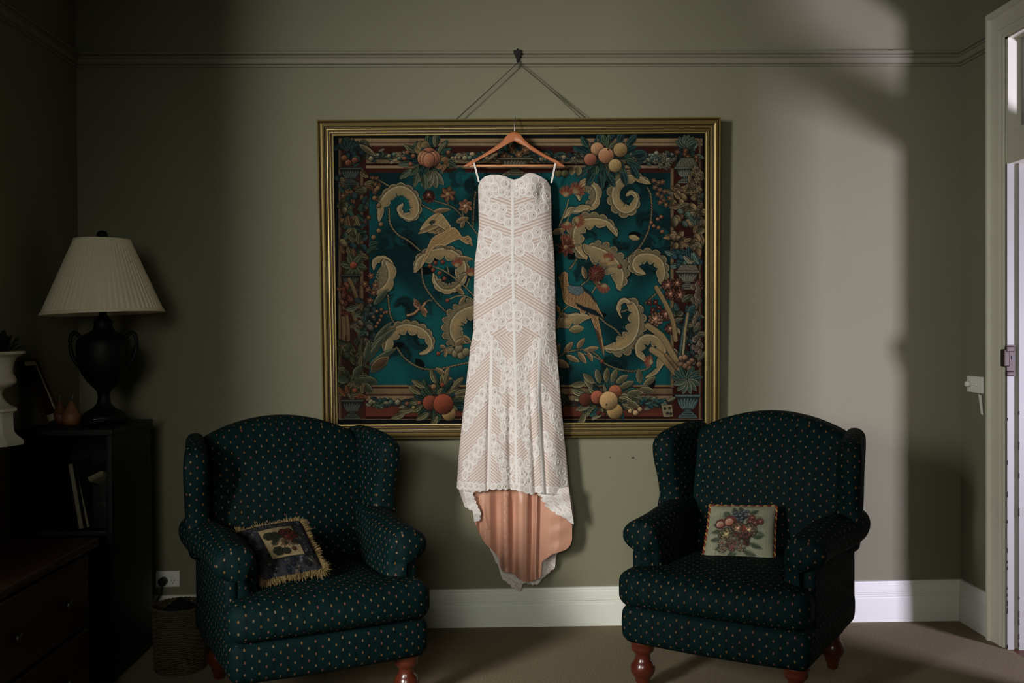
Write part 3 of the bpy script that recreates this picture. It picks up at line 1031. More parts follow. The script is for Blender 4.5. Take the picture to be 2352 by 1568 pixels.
    C.flower(1370, 628, 20, 14, (0.46, 0.14, 0.10), (0.34, 0.30, 0.2), 0, 0.2, rim=(0.60, 0.28, 0.18))
    C.flower(1368, 628, 12, 9, (0.56, 0.24, 0.17), (0.34, 0.30, 0.2), 0, 0.25)
    C.flower(1300, 568, 22, 7, (0.42, 0.15, 0.10), (0.5, 0.35, 0.2), -60, 0.22, rim=(0.52, 0.30, 0.18))

    # bird on the left, wing raised
    z = lambda q: [(940 + a_ / 4.9, 380 + b_2 / 4.9) for a_, b_2 in q]
    BR, BD = (0.60, 0.46, 0.27), (0.34, 0.21, 0.11)
    for q0, q1, wd in (((430, 640), (160, 752), 6), ((440, 660), (215, 758), 6), ((450, 680), (268, 765), 6), ((455, 700), (330, 775), 6), ((420, 610), (98, 768), 6.5)):
        (xa, ya), (xb_, yb_) = z([q0, q1])
        C.leaf(xa, ya, math.degrees(math.atan2(yb_ - ya, xb_ - xa)), math.hypot(xb_ - xa, yb_ - ya), wd, (0.58, 0.47, 0.29), rim=(0.72, 0.60, 0.40), rib=(0.36, 0.26, 0.14), dark=0.35)
    C.poly(z([(470, 700), (440, 640), (400, 590), (372, 552), (330, 538), (290, 546), (225, 588), (168, 650), (120, 730), (190, 690), (260, 660), (330, 680), (400, 720), (450, 735)]), (0.60, 0.49, 0.30), rim=(0.72, 0.62, 0.42), spline=True, hatch=(0.9, 4.2), hcol=(0.42, 0.31, 0.17))
    C.poly(z([(215, 640), (250, 614), (296, 616), (285, 650), (240, 664)]), (0.16, 0.19, 0.17), outline=0)
    for xo in (0, 28):
        C.stroke(z([(385 + xo, 890), (395 + xo, 930), (430 + xo, 945)]), 1.0, BD, outline=0)
    C.poly(z([(690, 880), (702, 850), (688, 808), (660, 790), (625, 800), (590, 795), (550, 735), (505, 700), (450, 705), (380, 750), (310, 780), (250, 830), (205, 930), (160, 1040), (118, 1155), (165, 1100), (235, 985), (290, 910), (350, 895), (400, 900), (450, 875), (520, 840), (570, 830), (610, 862), (655, 884)]), BR, rim=(0.72, 0.60, 0.40), spline=True, hatch=(1.0, 3.6), hcol=(0.44, 0.30, 0.16))
    C.leaf(*z([(680, 850)])[0], 62, 13, 2.6, (0.60, 0.44, 0.27), rim=(0.72, 0.6, 0.4))
    C.blob(*z([(660, 836)])[0], 1.5, (0.12, 0.06, 0.04), outline=False)
    # bird on the right, long tailed with a blue back
    z = lambda q: [(1260 + a_ / 6.03, 620 + b_2 / 6.03) for a_, b_2 in q]
    C.poly(z([(130, 85), (175, 62), (190, 35), (225, 20), (262, 45), (265, 130), (275, 205), (330, 222), (470, 232), (560, 292), (640, 405), (690, 525), (745, 625), (765, 672), (705, 642), (685, 660), (722, 850), (762, 1060), (772, 1195), (738, 1120), (700, 1000), (640, 800), (585, 650), (530, 565), (505, 600), (480, 608), (440, 600), (432, 550), (310, 502), (232, 462), (200, 400), (178, 250), (160, 150)]), (0.56, 0.41, 0.24), rim=(0.68, 0.53, 0.33), hatch=(0.65, 3.6), hcol=(0.31, 0.19, 0.10))
    C.poly(z([(265, 225), (330, 215), (470, 228), (485, 300), (420, 350), (350, 340), (280, 290)]), (0.24, 0.31, 0.34), hatch=(1.4, 2.6), hcol=(0.44, 0.48, 0.46), outline=0.3)
    C.poly(z([(470, 232), (540, 270), (610, 350), (665, 460), (640, 440), (580, 350), (500, 290)]), (0.07, 0.15, 0.19), outline=0.3)
    C.poly(z([(380, 455), (480, 505), (640, 555), (720, 620), (765, 672), (690, 640), (600, 610), (470, 550), (400, 500)]), (0.05, 0.10, 0.12), outline=0.3)
    C.poly(z([(640, 800), (700, 1000), (745, 1130), (768, 1190), (730, 1000), (690, 850)]), (0.28, 0.18, 0.10), outline=0)
    C.blob(*z([(205, 75)])[0], 1.3, (0.12, 0.06, 0.04), outline=False)
    C.leaf(*z([(180, 75)])[0], 165, 9, 2.4, (0.44, 0.32, 0.2), outline=False)
    C.blob(*z([(178, 150)])[0], 4, (0.40, 0.36, 0.2), outline=False)
    # dragonfly
    DF = (0.62, 0.42, 0.26)
    C.stroke([(936, 724), (950, 720), (960, 711), (972, 702), (976, 696)], 2.4, DF, (0.74, 0.56, 0.38))
    for a_, L in ((-128, 26), (-150, 20), (60, 25), (38, 20)):
        C.leaf(966, 706, a_, L, 5, DF, rim=(0.74, 0.56, 0.38), rib=(0.4, 0.24, 0.15))
    C.stroke([(976, 696), (984, 690), (992, 690)], 0.7, DF, outline=0)

    # flower garlands along the borders
    def garland(x0, x1, y0, y1, cols, n):
        for k in range(n):
            x, y = rs.uniform(x0, x1), rs.uniform(y0, y1)
            c = np.asarray(cols[rs.randint(len(cols))])
            if rs.rand() < 0.5:
                C.leaf(x, y, rs.uniform(-40, 40) + (180 if rs.rand() < .5 else 0), rs.uniform(12, 24), rs.uniform(3, 5.5), c, rim=c * 1.5, rib=c * 1.4)
            else:
                C.blob(x, y, rs.uniform(3, 6), c * 1.2, hi=c * 1.9)
    GC = [(0.40, 0.36, 0.26), (0.26, 0.31, 0.26), (0.15, 0.22, 0.21), (0.48, 0.40, 0.28), (0.10, 0.18, 0.19)]
    garland(845, 960, 352, 366, GC, 60)
    garland(1030, 1330, 352, 366, GC, 110)
    garland(1440, 1545, 352, 372, [(0.42, 0.42, 0.36), (0.26, 0.31, 0.28), (0.14, 0.22, 0.22)], 55)
    for k in range(18):
        C.flower(rs.uniform(1310, 1345) if k < 8 else rs.uniform(1505, 1560), rs.uniform(335, 372) if k < 8 else rs.uniform(350, 386), rs.uniform(5, 8), 5, (0.50, 0.50, 0.42), (0.3, 0.2, 0.1), rs.uniform(0, 90), 0.4)
    garland(850, 960, 918, 932, [(0.40, 0.38, 0.28), (0.22, 0.28, 0.24), (0.12, 0.20, 0.2)], 60)
    garland(1060, 1350, 918, 934, [(0.20, 0.19, 0.12), (0.14, 0.17, 0.13)], 60)
    garland(1450, 1535, 916, 930, [(0.40, 0.40, 0.30), (0.12, 0.24, 0.26), (0.2, 0.3, 0.28)], 50)

    # fruit bunches with leaves fanning out
    def bunch(cx, cy, rx, ry, n, cols, L=(20, 34)):
        for k in range(n):
            a_ = 360 * k / n + rs.uniform(-12, 12)
            r0 = rs.uniform(0.25, 0.75)
            x, y = cx + math.cos(math.radians(a_)) * rx * r0, cy + math.sin(math.radians(a_)) * ry * r0
            c = np.asarray(cols[rs.randint(len(cols))])
            C.leaf(x, y, a_ + rs.uniform(-25, 25), rs.uniform(*L), rs.uniform(5, 8), c, rim=c * 1.9, rib=c * 1.6)
    LG = [(0.13, 0.24, 0.22), (0.10, 0.19, 0.20), (0.22, 0.28, 0.22), (0.32, 0.32, 0.22)]
    bunch(985, 365, 56, 46, 40, LG)
    for a_ in (50, 75, 100, 125):
        C.leaf(992, 392, a_, 42, 9, (0.40, 0.41, 0.30), rim=(0.58, 0.56, 0.42), rib=(0.24, 0.27, 0.22))
    for x, y, a_ in ((960, 395, 105), (975, 400, 85), (945, 388, 140), (950, 375, 175)):
        C.leaf(x, y, a_, 36, 7, (0.28, 0.34, 0.27), rim=(0.46, 0.48, 0.36), rib=(0.4, 0.42, 0.32))
    C.flower(972, 343, 21, 6, (0.52, 0.42, 0.24), (0.10, 0.20, 0.2), 0, 0.46, rim=(0.64, 0.52, 0.32))
    C.flower(1015, 374, 18, 6, (0.54, 0.36, 0.20), (0.10, 0.20, 0.2), 20, 0.46, rim=(0.66, 0.48, 0.30))
    C.blob(985, 360, 21, (0.50, 0.22, 0.14), hi=(0.66, 0.40, 0.26))
    for k, dx in enumerate((-13, 13, -7, 8, 0)):
        C.blob(985 + dx, 368 - abs(dx) * 0.35, 13, (0.62, 0.35, 0.22), hi=(0.76, 0.52, 0.36), ry=17)
    for x, y in ((936, 350), (929, 364), (949, 358), (943, 377), (1030, 350)):
        C.blob(x, y, 4.6, (0.50, 0.26, 0.16), hi=(0.7, 0.46, 0.3))
    bunch(1390, 358, 62, 46, 46, LG)
    for x, y, a_ in ((1450, 355, -10), (1440, 372, 25), (1450, 380, 60), (1430, 392, 75), (1360, 392, 100), (1378, 400, 80), (1395, 398, 60), (1350, 385, 140), (1365, 395, 120), (1420, 330, -70), (1440, 335, -50)):
        C.leaf(x, y, a_, 36, 8, (0.10, 0.22, 0.23), rim=(0.30, 0.38, 0.34), rib=(0.24, 0.32, 0.3))
    for x, y, r, c, h in ((1372, 342, 15, PEACH, (0.76, 0.58, 0.36)), (1356, 366, 14, (0.60, 0.30, 0.20), (0.74, 0.5, 0.32)), (1425, 344, 16, (0.58, 0.44, 0.24), (0.7, 0.58, 0.34)), (1392, 357, 18, (0.66, 0.40, 0.25), (0.78, 0.58, 0.38)), (1413, 380, 15, (0.62, 0.50, 0.26), (0.74, 0.62, 0.38))):
        C.blob(x, y, r, c, hi=h, lo=np.asarray(c) * 0.5)
    C.blob(1397, 343, 2.4, (0.1, 0.05, 0.03), outline=False)
    for x in (1315, 1330):
        C.leaf(x, 382, 95, 20, 7, (0.52, 0.46, 0.26), rim=LTAN)
    for x in (1283, 1298):
        C.blob(x, 398, 8, (0.34, 0.32, 0.18), hi=(0.5, 0.46, 0.28))
    # urn of flowers in the middle of the top border, behind the hanger
    for k in range(24):
        a_ = rs.uniform(-175, -5)
        C.leaf(1180 + rs.uniform(-22, 22), 352, a_, rs.uniform(18, 38), 6, LG[k % 4], rim=np.asarray(LG[k % 4]) * 1.8)
    for x, y in ((1176, 342), (1158, 358), (1207, 345), (1192, 355)):
        C.flower(x, y, 10, 6, (0.54, 0.36, 0.2), (0.7, 0.5, 0.3), rs.uniform(0, 60), 0.4)
    C.urn(1183, 362, 402, 42, (0.40, 0.38, 0.28))
    bunch(1000, 920, 70, 46, 44, [(0.16, 0.23, 0.18), (0.34, 0.33, 0.20), (0.10, 0.18, 0.17)])
    for x, y, a_ in ((965, 905, 215), (975, 890, -150), (1000, 880, -110), (1020, 885, -75), (1040, 890, -45), (1045, 905, -15), (950, 940, 170), (985, 948, 150), (1005, 955, 120), (930, 950, 160)):
        C.leaf(x, y, a_, 34, 6.5, (0.38, 0.37, 0.23), rim=(0.58, 0.54, 0.36), rib=(0.5, 0.46, 0.3))
    for x, y, r, c in ((988, 925, 17, (0.46, 0.19, 0.11)), (1031, 950, 16, (0.58, 0.44, 0.23)), (1018, 928, 23, (0.50, 0.20, 0.11)), (935, 927, 4.5, (0.5, 0.24, 0.16)), (963, 925, 4.5, (0.5, 0.24, 0.16)), (950, 936, 4, (0.56, 0.44, 0.24)), (1016, 884, 5, (0.5, 0.22, 0.13)), (996, 888, 6, (0.5, 0.36, 0.2))):
        C.blob(x, y, r, c, hi=np.asarray(c) * 1.4, lo=np.asarray(c) * 0.42)
    bunch(1395, 915, 78, 48, 50, [(0.13, 0.25, 0.25), (0.30, 0.32, 0.22), (0.10, 0.18, 0.18), (0.42, 0.40, 0.27)])
    for x, y, a_ in ((1360, 893, -120), (1378, 880, -105), (1392, 878, -85), (1405, 878, -70), (1415, 880, -35), (1345, 880, 170), (1425, 890, -25), (1365, 880, -140), (1440, 905, -10), (1440, 920, 30), (1470, 880, -95), (1478, 885, -35), (1470, 892, 10), (1355, 930, 160), (1345, 950, 120)):
        C.leaf(x, y, a_, 34, 7, (0.44, 0.42, 0.27), rim=(0.64, 0.58, 0.40), rib=(0.30, 0.30, 0.2))
    for x, y, r, c in ((1345, 918, 15, (0.34, 0.15, 0.09)), (1413, 899, 15, (0.58, 0.30, 0.17)), (1372, 912, 15, (0.60, 0.28, 0.18)), (1412, 944, 18, (0.62, 0.48, 0.25)), (1398, 920, 21, (0.68, 0.52, 0.30)), (1448, 944, 5, (0.7, 0.56, 0.36)), (1460, 948, 6, (0.7, 0.56, 0.36)), (1470, 940, 5, (0.7, 0.56, 0.36)), (1375, 948, 5, (0.34, 0.13, 0.1)), (1386, 952, 5, (0.34, 0.13, 0.1))):
        C.blob(x, y, r, c, hi=np.asarray(c) * 1.3, lo=np.asarray(c) * 0.45)
    C.blob(1393, 929, 2, (0.12, 0.16, 0.16), outline=False)

    # side columns heaped with leaves, fruit and flowers
    def heap(x0, x1, y0, y1, n, cols, r=(7, 12)):
        for k in range(n):
            y = y0 + (y1 - y0) * (k + rs.rand()) / n
            x = rs.uniform(x0, x1)
            c = np.asarray(cols[rs.randint(len(cols))])
            if rs.rand() < 0.45:
                q = rs.uniform(*r)
                a_ = rs.uniform(0, 180)
                C.blob(x, y, q, c * 0.85, hi=c * 1.6, lo=c * 0.3, ry=q * 0.72, ang=a_)
                C.blob(x + 2, y + 3, q * 0.62, c, hi=c * 1.7, lo=c * 0.4, ry=q * 0.45, ang=a_, outline=False)
            else:
                C.leaf(x, y, rs.uniform(0, 360), rs.uniform(18, 30), rs.uniform(5, 8), c, rim=c * 1.7, rib=c * 1.5)
    OC = [(0.26, 0.26, 0.16), (0.15, 0.22, 0.19), (0.34, 0.30, 0.18), (0.12, 0.19, 0.19), (0.36, 0.24, 0.14)]
    heap(786, 846, 405, 605, 75, OC)
    for k in range(12):
        C.flower(rs.uniform(785, 800) if k < 5 else rs.uniform(846, 872), rs.uniform(400, 520), rs.uniform(6, 8), 5, (0.46, 0.30, 0.17), (0.6, 0.44, 0.24), rs.uniform(0, 90), 0.4)
    for x, y in ((864, 436), (870, 472), (875, 515), (870, 530), (858, 545), (860, 455), (868, 432)):
        C.blob(x, y, 5, (0.48, 0.34, 0.2), hi=(0.66, 0.48, 0.3))
    heap(782, 846, 322, 370, 20, [(0.10, 0.16, 0.17), (0.13, 0.21, 0.20), (0.2, 0.2, 0.15)])
    for a_ in (-150, -125, -100, -75, -50, -30):
        C.leaf(805, 345, a_, 28, 6, (0.12, 0.19, 0.20), rim=(0.26, 0.31, 0.28))
    C.leaf(826, 332, 35, 46, 6, (0.42, 0.38, 0.24), rim=LTAN)
    for x, y in ((791, 363), (815, 368), (800, 374)):
        C.blob(x, y, 7, (0.44, 0.22, 0.12), hi=(0.6, 0.38, 0.22))
    C.urn(805, 385, 424, 27, (0.24, 0.27, 0.26))
    for a_ in range(0, 360, 60):
        C.leaf(812, 610, a_ + 10, 32, 9, (0.24, 0.28, 0.20), rim=(0.42, 0.42, 0.28), rib=(0.36, 0.38, 0.26))
    C.blob(812, 609, 8, (0.50, 0.20, 0.10), hi=(0.66, 0.34, 0.18))
    C.urn(806, 630, 668, 25, (0.22, 0.24, 0.20))
    for x0, y0, x1, y1 in ((802, 642, 822, 700), (830, 660, 824, 705), (790, 700, 800, 780), (810, 715, 828, 790), (788, 730, 786, 800)):
        C.stroke([(x0, y0), ((x0 + x1) / 2 + 3, (y0 + y1) / 2), (x1, y1)], 4.5, (0.38, 0.28, 0.16), (0.56, 0.44, 0.27))
    for x, y in ((838, 652), (852, 633), (846, 665), (858, 672), (862, 655), (850, 690)):
        C.flower(x, y, 8, 5, (0.52, 0.30, 0.20), (0.62, 0.46, 0.24), rs.uniform(0, 90), 0.42)
    heap(784, 805, 655, 720, 12, [(0.30, 0.12, 0.09), (0.36, 0.2, 0.12)], (5, 8))
    heap(820, 862, 690, 800, 34, [(0.18, 0.23, 0.21), (0.28, 0.30, 0.24), (0.30, 0.26, 0.22), (0.14, 0.19, 0.19)], (6, 10))
    for x, y in ((866, 715), (876, 711), (883, 718), (876, 726), (888, 717), (873, 735), (868, 742), (864, 750), (858, 728)):
        C.blob(x, y, 3.4, (0.50, 0.30, 0.17), hi=(0.68, 0.44, 0.28))
    for x, y, a_, L in ((858, 785, -48, 62), (850, 800, -38, 76), (842, 830, -55, 78), (848, 838, -32, 74), (850, 855, -30, 48), (836, 840, -78, 60), (858, 700, -48, 50)):
        C.leaf(x, y, a_, L, 7, (0.30, 0.34, 0.26), rim=(0.54, 0.52, 0.34), rib=(0.14, 0.22, 0.22))
    C.leaf(852, 848, -35, 50, 11, (0.40, 0.28, 0.17), rim=LTAN)
    heap(782, 830, 790, 905, 42, [(0.22, 0.22, 0.13), (0.30, 0.28, 0.17), (0.16, 0.18, 0.13)])
    for x, y, a_ in ((812, 880, -30), (820, 872, 10), (835, 870, 15), (812, 868, -60), (800, 876, 200), (830, 880, 40)):
        C.leaf(x, y, a_, 34, 9, (0.26, 0.30, 0.22), rim=(0.48, 0.47, 0.32), rib=(0.16, 0.2, 0.16))
    heap(785, 832, 895, 912, 14, [(0.3, 0.26, 0.16), (0.36, 0.2, 0.1)], (5, 8))
    C.blob(815, 897, 5.5, (0.48, 0.2, 0.1), hi=(0.64, 0.36, 0.2))
    C.urn(809, 918, 962, 27, (0.26, 0.28, 0.25))
    # right column
    heap(1552, 1604, 325, 380, 18, [(0.14, 0.24, 0.22), (0.32, 0.36, 0.30), (0.12, 0.2, 0.2)])
    for a_ in (-150, -125, -100, -80, -55, -30):
        C.leaf(1577, 338, a_, 30, 7, (0.22, 0.30, 0.27), rim=(0.44, 0.47, 0.40), rib=(0.38, 0.42, 0.36))
    for k in range(10):
        C.flower(rs.uniform(1555, 1604), rs.uniform(345, 370), 7, 5, (0.48, 0.28, 0.18), (0.6, 0.4, 0.2), rs.uniform(0, 90), 0.4)
    C.poly([(1550, 384), (1605, 384), (1592, 362), (1565, 362)], (0.28, 0.28, 0.24), hatch=(0, 5), hcol=(0.46, 0.46, 0.40))
    C.urn(1577, 384, 420, 29, (0.40, 0.41, 0.37))
    TC2 = [(0.44, 0.36, 0.22), (0.36, 0.33, 0.22), (0.48, 0.38, 0.25), (0.26, 0.32, 0.28), (0.40, 0.30, 0.2)]
    heap(1546, 1608, 425, 582, 62, TC2, (8, 13))
    for k in range(18):
        C.flower(rs.uniform(1585, 1612), rs.uniform(385, 445), rs.uniform(6, 9), 5, (0.58, 0.50, 0.32), (0.44, 0.24, 0.12), rs.uniform(0, 90), 0.42)
    for k in range(14):
        C.flower(rs.uniform(1602, 1611), rs.uniform(450, 520), rs.uniform(3, 5), 5, (0.50, 0.46, 0.38), (0.3, 0.2, 0.12), rs.uniform(0, 90), 0.42)
    for x, y in ((1502, 415), (1513, 420), (1522, 418), (1505, 430), (1516, 436), (1527, 440), (1511, 446), (1520, 452), (1525, 460), (1530, 470), (1516, 465), (1538, 455)):
        C.flower(x, y, 6.5, 5, (0.54, 0.34, 0.24), (0.62, 0.5, 0.3), rs.uniform(0, 90), 0.44)
    for x, y in ((1496, 511), (1511, 503), (1519, 498), (1502, 519), (1513, 523), (1521, 532)):
        C.blob(x, y, 4, (0.54, 0.32, 0.21), hi=(0.72, 0.5, 0.34))
    heap(1550, 1608, 580, 612, 22, [(0.28, 0.36, 0.33), (0.14, 0.24, 0.26), (0.42, 0.42, 0.34)], (6, 9))
    C.poly([(1552, 625), (1608, 625), (1598, 608), (1564, 608)], (0.34, 0.32, 0.26), hatch=(1.57, 4.5), hcol=(0.50, 0.47, 0.38))
    C.urn(1580, 622, 664, 29, (0.42, 0.41, 0.36))
    for x, y, r in ((1535, 655, 15), (1541, 675, 14), (1563, 678, 15), (1530, 722, 15), (1506, 733, 17), (1556, 650, 12), (1603, 655, 14), (1540, 755, 13)):
        C.pompon(x, y, r, (0.56, 0.28, 0.20) if x != 1506 else (0.66, 0.44, 0.30), (0.74, 0.52, 0.38), int(x))
    for x, y in ((1492, 695), (1506, 694), (1500, 712), (1514, 706)):
        C.flower(x, y, 8, 4, (0.40, 0.14, 0.12), (0.56, 0.34, 0.26), 45, 0.32)
    heap(1545, 1606, 690, 840, 56, [(0.32, 0.33, 0.25), (0.18, 0.26, 0.26), (0.42, 0.37, 0.27), (0.14, 0.2, 0.2)], (5, 9))
    for k in range(26):
        C.leaf(rs.uniform(1592, 1608), rs.uniform(660, 850), rs.uniform(-120, -60), 14, 5, (0.50, 0.42, 0.33), rim=(0.62, 0.54, 0.42))
    for p, wd, c in (([(1508, 660), (1530, 700), (1545, 735), (1552, 780)], 5, (0.50, 0.40, 0.24)), ([(1562, 830), (1572, 760), (1584, 712), (1592, 705)], 6, (0.12, 0.24, 0.27)), ([(1568, 826), (1574, 760), (1580, 720)], 2.6, (0.54, 0.48, 0.30)),
                     ([(1488, 748), (1520, 772), (1540, 805), (1560, 842)], 7, (0.52, 0.42, 0.25)), ([(1498, 803), (1520, 818), (1538, 840), (1556, 860)], 7, (0.54, 0.43, 0.26)), ([(1530, 815), (1548, 838), (1562, 858)], 4, (0.44, 0.33, 0.2))):
        C.stroke(p, wd, c, (0.66, 0.55, 0.36))
    for k in range(14):
        C.blob(rs.uniform(1558, 1610), rs.uniform(820, 850), 6, (0.56, 0.38, 0.27), hi=(0.74, 0.56, 0.42))
    for a_ in (-165, -140, -115, -65, -40, -15):
        C.leaf(1578, 875, a_, 38, 8, (0.16, 0.30, 0.31), rim=(0.52, 0.52, 0.38), rib=(0.4, 0.44, 0.36))
    for a_ in (20, 50, 75, 105, 130, 160):
        C.leaf(1578, 872, a_, 34, 7, (0.34, 0.40, 0.34), rim=(0.56, 0.55, 0.42), rib=(0.2, 0.3, 0.3))
    C.urn(1580, 906, 960, 30, (0.32, 0.40, 0.40))
    C.poly([(1520, 931), (1543, 930), (1546, 956), (1524, 957)], (0.46, 0.42, 0.30), rim=(0.56, 0.5, 0.36))
    for x, y in ((1527, 938), (1538, 937), (1533, 949), (1541, 950)):
        C.blob(x, y, 3.4, (0.12, 0.13, 0.1), outline=False)

    # dashed thread line, weave ribs and slight fading
    wv = 1 + 0.05 * np.sin(X * 2 * PI / 3.9) + 0.035 * np.sin(Y * 2 * PI / 2.9) + rs.normal(0, 0.045, X.shape)
    C.a *= wv[..., None]
    return C


TAP_TOP_Y, TAP_BOT_Y = -0.062, -0.034           # the panel tips forward slightly at the top
fr_out = {'tl': (729, 277), 'tr': (1653.5, 270.5), 'br': (1650, 1001), 'bl': (743.5, 1008.5)}
fr_in = {'tl': (766, 312), 'tr': (1620, 306), 'br': (1619, 968.5), 'bl': (776, 975)}


def panel_y(py):
    return TAP_TOP_Y + (np.asarray(py, float) - 272) / (1005 - 272) * (TAP_BOT_Y - TAP_TOP_Y)


ctr = on_y(1190, 640, panel_y(640))
frame = empty('framed_tapestry', ctr, 'large gilt framed verdure tapestry of scrolling leaves, birds and fruit hung on the back wall', 'tapestry')
fl = np.asarray(ctr)
OUT = {k: on_y(*v, panel_y(v[1])) - fl for k, v in fr_out.items()}
INN = {k: on_y(*v, panel_y(v[1])) - fl for k, v in fr_in.items()}
NRM = np.cross(OUT['tr'] - OUT['tl'], OUT['bl'] - OUT['tl'])
NRM /= np.linalg.norm(NRM)
if NRM[1] > 0:
    NRM = -NRM
#        t   height  material (0 dark, 1 gilt, 2 bright)
FPROF = [(0.0, -0.022, 1), (0.0, 0.020, 1), (0.03, 0.026, 2), (0.09, 0.028, 2), (0.12, 0.022, 0), (0.15, 0.018, 0), (0.22, 0.021, 1), (0.34, 0.023, 1), (0.44, 0.020, 0), (0.47, 0.014, 0),
         (0.54, 0.013, 1), (0.60, 0.018, 2), (0.66, 0.018, 2), (0.69, 0.010, 0), (0.73, 0.010, 0), (0.78, 0.014, 1), (0.83, 0.014, 2), (0.86, 0.006, 0), (0.89, 0.006, 0), (0.93, 0.010, 2), (1.0, 0.009, 2), (1.02, 0.002, 2), (1.02, -0.004, 0)]
for a_, b_2 in (('tl', 'tr'), ('tr', 'br'), ('br', 'bl'), ('bl', 'tl')):
    m_ = MB()
    n_ = len(FPROF)
    P = np.array([[OUT[k] + (INN[k] - OUT[k]) * t + NRM * h for t, h, _ in FPROF] for k in (a_, b_2)])
    for q in range(n_ - 1):
        m_.cm = FPROF[q][2]
        m_.grid(P[:, q:q + 2])
    m_.build('frame_rail', [M_GILTDK, M_GOLD, M_GOLD2], frame, weld=False, smooth=False)
CV = paint_tapestry()
GX, GY = np.meshgrid(CV.x, CV.y)
P = on_y(GX, GY, panel_y(GY)) - fl - NRM * 0.002
grey = CV.a.mean(-1, keepdims=True)
warm = sm(0.0, 0.10, CV.a[..., :1] - CV.a[..., 2:])
TAPCOL = lin(np.clip(grey + (CV.a - grey) * (0.95 - 0.25 * warm), 0, 1) * np.array((0.91, 0.90, 0.88)))
MB().grid(P, col=TAPCOL).build('tapestry_panel', M_TAPESTRY, frame, smooth=True)
P = np.array([[OUT['tl'], OUT['tr']], [OUT['bl'], OUT['br']]])
bm_ = MB()
P0 = P * 0.99 - NRM * 0.012
bm_.grid(P0).grid(P0 - NRM * 0.006, flip=True)
bm_.build('backing_board', M_BACK, frame, smooth=False)

# cord and picture hook
pk = on_y(1189, 131, -0.02)
hook = empty('picture_hook', pk, 'black iron moulding hook on the picture rail above the tapestry', 'hook')
s_ = 4.45 / FPX
hk = MB()
prof = [(-9.5, 14.5), (9.5, 14.5), (9.5, 8), (6, 0), (3, -6), (2.6, -12), (-2.6, -12), (-3, -6), (-6, 0), (-9.5, 8)]
O = np.array([(x * s_, z * s_) for x, z in prof])
hk.plate(O, -0.012, -0.006, r=0.0015, order='xzy', rings=1, nt=1)
hk.build('hook_plate', M_BLACKM, hook, smooth=False)
MB().tube([(0, -0.012, -10 * s_), (0, -0.014, -13.5 * s_), (0, -0.022, -14.5 * s_), (0, -0.026, -11 * s_), (0, -0.026, -8 * s_)], 0.0022, 8).build('hook_prong', M_BLACKM, hook)
MB().tube([(0, 0.018, 15 * s_), (0, 0.006, 18 * s_), (0, -0.006, 17 * s_), (0, -0.010, 13 * s_)], 0.004, 8).build('hook_lip', M_BLACKM, hook)
top = on_y(1189, 144, -0.044)
cd = MB()
for px, py, dx in ((1047, 274, 0), (1041, 281, -5), (1347, 272, 0), (1340, 277, 6)):
    e = on_y(px, py, -0.046)
    q = top + np.array([dx * 0.0003, 0.003 * (dx != 0), 0])
    t = np.linspace(0, 1, 9)[:, None]
    cd.tube(q + (e - q) * t + np.array([0, 0.0, 0.006 if dx > 0 else -0.002]) * np.sin(PI * t), 0.0017, 6)
tag(cd.build('picture_wire', M_CORD), 'thin grey doubled cord running from the hook to the tapestry frame', 'wire')
# ------------------------------------------------------------------ wedding dress on its hanger
DRY = np.array([396, 425, 470, 520, 560, 600, 700, 760, 800, 850, 900, 950, 1000, 1050, 1100, 1140, 1215], float)
DRL = np.array([1100, 1098, 1099, 1100, 1096, 1090, 1088, 1087, 1080, 1074, 1069, 1063, 1058, 1053, 1050, 1048, 1046], float)
DRR = np.array([1262, 1265, 1267, 1267, 1271, 1274, 1276, 1276.5, 1279, 1283, 1287, 1291, 1296, 1301, 1305, 1308, 1316], float)
edgeL = lambda y: np.interp(y, DRY, DRL)
edgeR = lambda y: np.interp(y, DRY, DRR)
seam_x = lambda y: np.interp(y, [400, 590, 750, 900, 1000, 1130], [1178, 1177.5, 1181, 1185, 1184, 1187])
seam_l = lambda y: np.interp(y, [760, 900, 1000, 1130], [1130, 1127, 1125, 1123])
seam_r = lambda y: np.interp(y, [770, 900, 1000, 1130], [1240, 1238, 1243, 1250])


